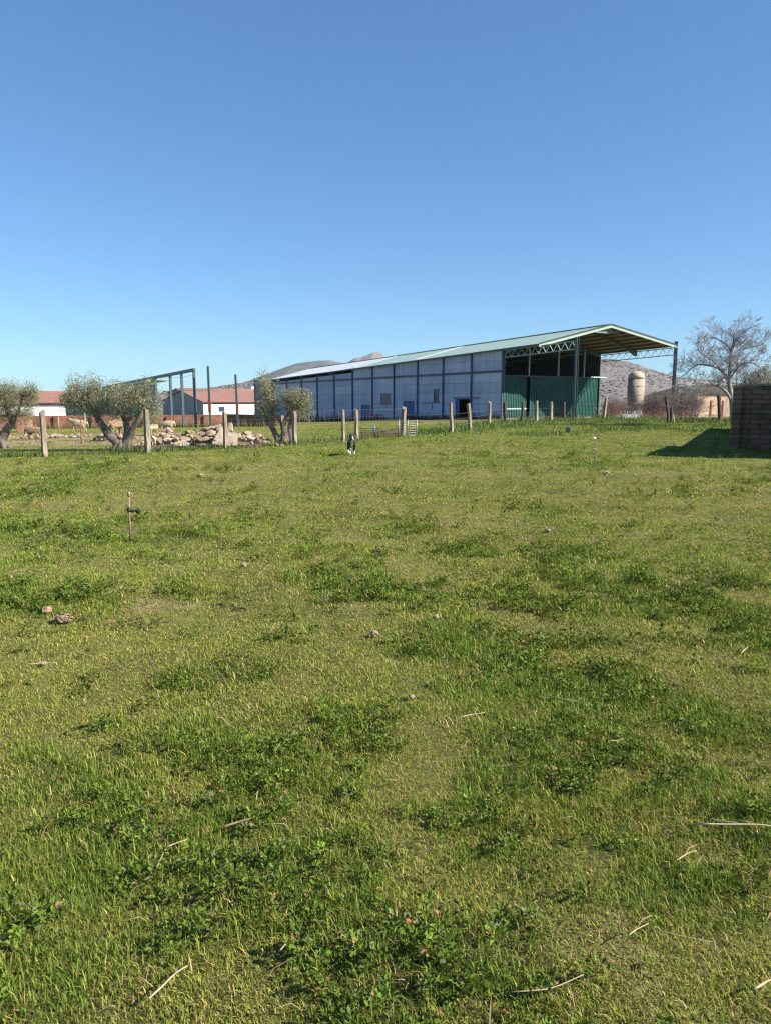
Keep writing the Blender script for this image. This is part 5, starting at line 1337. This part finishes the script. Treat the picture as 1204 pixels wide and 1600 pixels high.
def grass():
    g = np.random.default_rng(3)
    VV5, CC5, VV3, CC3 = [], [], [], []
    edges = np.geomspace(1.25, 62, 46)
    for y0, y1 in zip(edges[:-1], edges[1:]):
        ym = (y0 + y1) / 2
        dens = 3700 * min(1.0, (2.8 / ym)) ** 1.7; per = 12 if ym < 12 else 8
        bw = .0023 * max(1.0, ym / 2.6) ** 0.95; hs = 1.0 + .25 * max(0, (ym - 15) / 45)
        cx, cy = sample_region(y0, y1, dens * (1 if ym < 12 else 1.4), g)
        lush, dry = fields(cx, cy)
        lush = np.clip(lush * g.uniform(.25, 1.15, len(cx)) + g.uniform(0, .12, len(cx)) + .22 * max(0, 1 - ym / 4.5) * fbm(cx, cy, .5, 160, 2), 0, 1); dry = np.clip(dry * g.uniform(.4, 1.3, len(cx)), 0, 1)
        gap = sstep(.44, .28, fbm(cx, cy, .16, 140, 3) - lush * .08) * (.45 + .4 * lush) * min(1, 9 / ym)
        keep = (g.random(len(cx)) > np.maximum(dry * .12, gap)) & (g.random(len(cx)) > dirt_at(cx, cy) * .9)
        cx, cy, lush, dry = cx[keep], cy[keep], lush[keep], dry[keep]
        n = len(cx); rad = (.025 + .045 * g.random(n)) * (1 + ym / 12)
        X = np.repeat(cx, per); Y = np.repeat(cy, per); rr = np.repeat(rad, per)
        a = g.uniform(0, 2 * np.pi, n * per); q = np.sqrt(g.random(n * per)) * rr
        X = X + np.cos(a) * q; Y = Y + np.sin(a) * q
        L = np.repeat(lush, per); D = np.repeat(dry, per); m = n * per
        hh = (.010 + .021 * g.random(m)) * (1 + 1.1 * L) * np.repeat(g.uniform(.65, 1.3, n) * (.6 + .9 * fbm(cx, cy, .28, 150, 3)), per) * (1 - .3 * D) * hs
        lean = np.abs(g.normal(.95, .6, m)) * (1 - .3 * L)
        yaw = g.uniform(0, 2 * np.pi, m)
        w = bw * g.uniform(.6, 1.4, m) * (1 + .3 * L)
        base = G_MID[None] * (1 - L[:, None]) + G_LUSH[None] * L[:, None]
        base = base * (1 - D[:, None] * .75) + G_YEL[None] * D[:, None] * .75
        pd = .17 + .22 * D; isdry = g.random(m) < pd * (1 - .6 * L)
        isy = g.random(m) < .35
        col = np.where(isdry[:, None], G_DRY[None] * g.uniform(.7, 1.25, (m, 1)), np.where(isy[:, None], base * .45 + G_YEL[None] * .55, base))
        col = col * np.repeat(g.uniform(.88, 1.12, (n, 1)), per, axis=0) * g.uniform(.6, 1.4, (m, 1))
        lean = np.where(isdry, lean + .45, lean)
        kind = 5 if y0 < 15 else 3
        if kind == 3: w = w * 1.5
        V, F, c = make_blades(X, Y, hh, w, lean, yaw, col, kind=kind)
        (VV5 if kind == 5 else VV3).append(V); (CC5 if kind == 5 else CC3).append(c)
    # matted thatch of short flattened blades and dead leaf bits under the sward
    for y0, y1 in zip(edges[:-1], edges[1:]):
        ym = (y0 + y1) / 2
        if ym > 16: break
        x, y = sample_region(y0, y1, 11000 * min(1.0, (2.6 / ym)) ** 1.8, g); m = len(x)
        lush, dry = fields(x, y); u = g.random(m)[:, None]
        c = np.where(u < .42, np.array([[.15, .19, .035]]), np.where(u < .72, np.array([[.26, .25, .07]]), np.where(u < .9, np.array([[.33, .24, .12]]), np.array([[.12, .085, .05]]))))
        c = c * (1 - .45 * lush[:, None]) * g.uniform(.5, 1.35, (m, 1))
        V, F, c = make_blades(x, y, g.uniform(.012, .034, m), .0026 * max(1.0, ym / 2.6) ** .95 * g.uniform(.6, 1.4, m), g.uniform(.9, 1.42, m), g.uniform(0, 6.28, m), c)
        VV5.append(V); CC5.append(c)
    print("blades", sum(len(c) for c in CC5), sum(len(c) for c in CC3))
    V = np.concatenate(VV5); F, c = tris(len(V), 5, np.concatenate(CC5)); o = nmesh("grass", V, F, M_grass, c); tag(o, "short grazed grass covering near part of the field", "grass", kind="stuff")
    V = np.concatenate(VV3); o = nmesh("grass", V, np.arange(len(V)).reshape(-1, 3), M_grass, np.concatenate(CC3)); tag(o, "short grazed grass covering farther part of the field", "grass", kind="stuff")
    # straw litter lying in the sward
    x, y = sample_region(1.35, 18, 60, g); n = len(x)
    V, F, c = make_blades(x, y, g.uniform(.03, .10, n), g.uniform(.0015, .0035, n) * (1 + y * .18), g.uniform(1.2, 1.42, n), g.uniform(0, 6.28, n), np.array([[.46, .34, .20]]) * g.uniform(.35, 1.15, (n, 1)), z=gz(x, y) + micro(x, y) + g.uniform(.01, .03, n))
    F, c = tris(len(V), 5, c); o = nmesh("straw_litter", V, F, M_grass, c); tag(o, "dry straw bits strewn through the grass", "straw", kind="stuff")
    # broad-leaved weeds in the lush patches
    VV, CC = [], []
    for (y0, y1, dens, sz) in ((1.35, 4, 300, .75), (4, 9, 190, .95), (9, 18, 60, 1.35), (18, 30, 13, 1.9)):
        cx, cy = sample_region(y0, y1, dens, g)
        lush, dry = fields(cx, cy); keep = (g.random(len(cx)) < sstep(.30, .75, lush) * .95 * sstep(.40, .56, fbm(cx, cy, .32, 97, 2)) + .16 * sstep(.52, .68, fbm(cx, cy, .30, 98, 3))); cx, cy, lush = cx[keep], cy[keep], lush[keep]
        n = len(cx); per = 22; S = np.repeat(g.uniform(.5, 1.2, n), per) * sz * .72
        a = g.uniform(0, 6.28, n * per); el = g.uniform(.1, 1.4, n * per); st = g.uniform(.015, .05, n * per) * S
        bx = np.repeat(cx, per) + np.cos(a) * st; by = np.repeat(cy, per) + np.sin(a) * st
        bz = gz(bx, by) + micro(bx, by) + g.uniform(.02, .12, n * per) * S
        Ln = g.uniform(.016, .048, n * per) * S; Wn = Ln * g.uniform(.5, .8, n * per)
        d = np.stack([np.cos(a) * np.cos(el), np.sin(a) * np.cos(el), np.sin(el)], 1); s = np.stack([-np.sin(a), np.cos(a), g.normal(0, .35, n * per)], 1)
        b = np.stack([bx, by, bz], 1); up = np.array([[0, 0, 1.0]])
        L_, W_ = Ln[:, None], Wn[:, None]
        tip = b + d * L_ - up * L_ * .25
        V = np.stack([b, b + d * L_ * .35 + s * W_ * .5, b + d * L_ * .62 + s * W_ * .32, b + d * L_ * .8 + s * W_ * .42 - up * L_ * .12, tip, b + d * L_ * .8 - s * W_ * .42 - up * L_ * .12, b + d * L_ * .62 - s * W_ * .32, b + d * L_ * .35 - s * W_ * .5], 1)
        VV.append(V.reshape(-1, 3))
        col = np.array([[.072, .108, .017]]) * np.repeat(g.uniform(.7, 1.9, (n, 1)), per, axis=0) * g.uniform(.7, 1.6, (n * per, 1))
        grey = (g.random(n * per) < .12)[:, None]; col = np.where(grey, np.array([[.15, .17, .08]]), col)
        brn = (g.random(n * per) < .05)[:, None]; col = np.where(brn, np.array([[.30, .17, .08]]), col)
        CC.append(col)
    V = np.concatenate(VV); F, c = tris(len(V), 8, np.concatenate(CC)); o = nmesh("weeds", V, F, M_weed, c); tag(o, "dark broad leaved weeds growing in patches through the field", "weeds", kind="stuff")
grass()
def tall_weeds():
    """rank growth along the fence line, at the foot of walls and round the riser"""
    g = np.random.default_rng(8); VV, CC = [], []
    def strip(pts, width, dens, h0, h1, cols, bw, leanm=.35):
        for (a, b) in zip(pts, pts[1:]):
            L = math.hypot(b[0] - a[0], b[1] - a[1]); n = int(L * width * dens)
            f = g.random(n); x = a[0] + (b[0] - a[0]) * f + g.normal(0, .2, n) * 0; y = a[1] + (b[1] - a[1]) * f
            off = g.normal(0, width / 2.2, n); dx, dy = (b[0] - a[0]) / L, (b[1] - a[1]) / L
            x = x - dy * off; y = y + dx * off
            pz = fbm(x, y, 1.2, 120, 3); k = pz > .36; x, y, pz = x[k], y[k], pz[k]; n = len(x)
            h = g.uniform(h0, h1, n) * (.5 + 1.1 * sstep(.36, .62, pz))
            c = np.asarray(cols)[g.integers(0, len(cols), n)] * g.uniform(.7, 1.25, (n, 1))
            V, F, c = make_blades(x, y, h, np.full(n, bw) * g.uniform(.6, 1.3, n), np.abs(g.normal(leanm, .3, n)), g.uniform(0, 6.28, n), c)
            VV.append(V); CC.append(c)
    green = [(.045, .10, .025), (.06, .125, .03), (.09, .14, .04), (.035, .075, .02)]
    green2 = [(.09, .15, .04), (.13, .18, .05), (.18, .21, .07), (.06, .11, .03)]
    brown = [(.17, .115, .06), (.12, .085, .045), (.22, .16, .08), (.07, .09, .035)]
    fp = [(p.x, p.y) for p in Pp]
    strip([(ext.x, ext.y + .2)] + [(p[0], p[1] + .25) for p in fp[:4]], .8, 230, .06, .22, green + [(.12, .13, .05)], .02)
    strip([(p[0], p[1] + .5) for p in fp[2:7]], 1.0, 150, .08, .30, brown + green2, .014)
    strip([(p[0], p[1] + .6) for p in fp[6:12]], 2.2, 110, .08, .24, green2, .03)
    strip([(p[0], p[1] + .4) for p in fp[11:16]] + [(18.5, 47), (23, 44)], 3.6, 90, .08, .26, green2, .03)
    strip([(p[0] + .6, p[1] - 4.2) for p in fp[9:15]] + [(12.5, 42), (16, 36), (18, 33)], 3.0, 80, .05, .15, green2, .03)
    strip([(6, 33), (10, 37), (15, 40.5), (19.5, 41)], 2.0, 90, .06, .18, green2, .03)
    # riser weeds
    b = hit(905, 733); strip([(b.x - .7, b.y + .1), (b.x + .75, b.y)], .5, 1300, .07, .30, [(.035, .08, .02), (.05, .10, .03)], .012)
    # foot of the big shed and of the brick wall
    w0 = Vector((12.95, 82, 0)) - WD * .7
    q = [w0 + UD * k for k in (0, 15, 30, 45, 60)]; strip([(p.x, p.y) for p in q], .9, 60, .25, .75, brown + [(.04, .06, .025)], .06)
    a, b_ = P(-60, 672, 57.8), P(352, 668, 59.3); strip([(a.x, a.y), (b_.x, b_.y)], 1.0, 90, .12, .35, brown + green, .04)
    a, b_ = P(353, 668, 59.4), P(440, 665, 55.2); strip([(a.x, a.y), (b_.x, b_.y)], .8, 90, .15, .45, brown, .05)
    w1 = Vector((12.95, 82, 0)) - UD * .9; strip([(w1.x, w1.y), ((w1 + WD * 17).x, (w1 + WD * 17).y)], 1.2, 60, .2, .5, green + brown, .05)
    V = np.concatenate(VV); F, c = tris(len(V), 5, np.concatenate(CC)); o = nmesh("tall_weeds", V, F, M_grass, c); tag(o, "taller rank weeds along the fence line and wall feet", "weeds", kind="stuff")
tall_weeds()

# ------------------------------------------------------------------ air: thin haze over the whole place
mb = MB(); mb.span((-2000, -60, -14), (2000, 3400, 215))
m = bpy.data.materials.new("haze_air"); m.use_nodes = True; nt = m.node_tree; nt.nodes.remove(nt.nodes["Principled BSDF"])
pv = nt.nodes.new("ShaderNodeVolumePrincipled"); pv.inputs["Density"].default_value = 0.000055; pv.inputs["Color"].default_value = (0.86, 0.92, 1.0, 1)
nt.links.new(pv.outputs[0], nt.nodes["Material Output"].inputs["Volume"])
o = mb.build("haze", m); tag(o, kind="stuff")
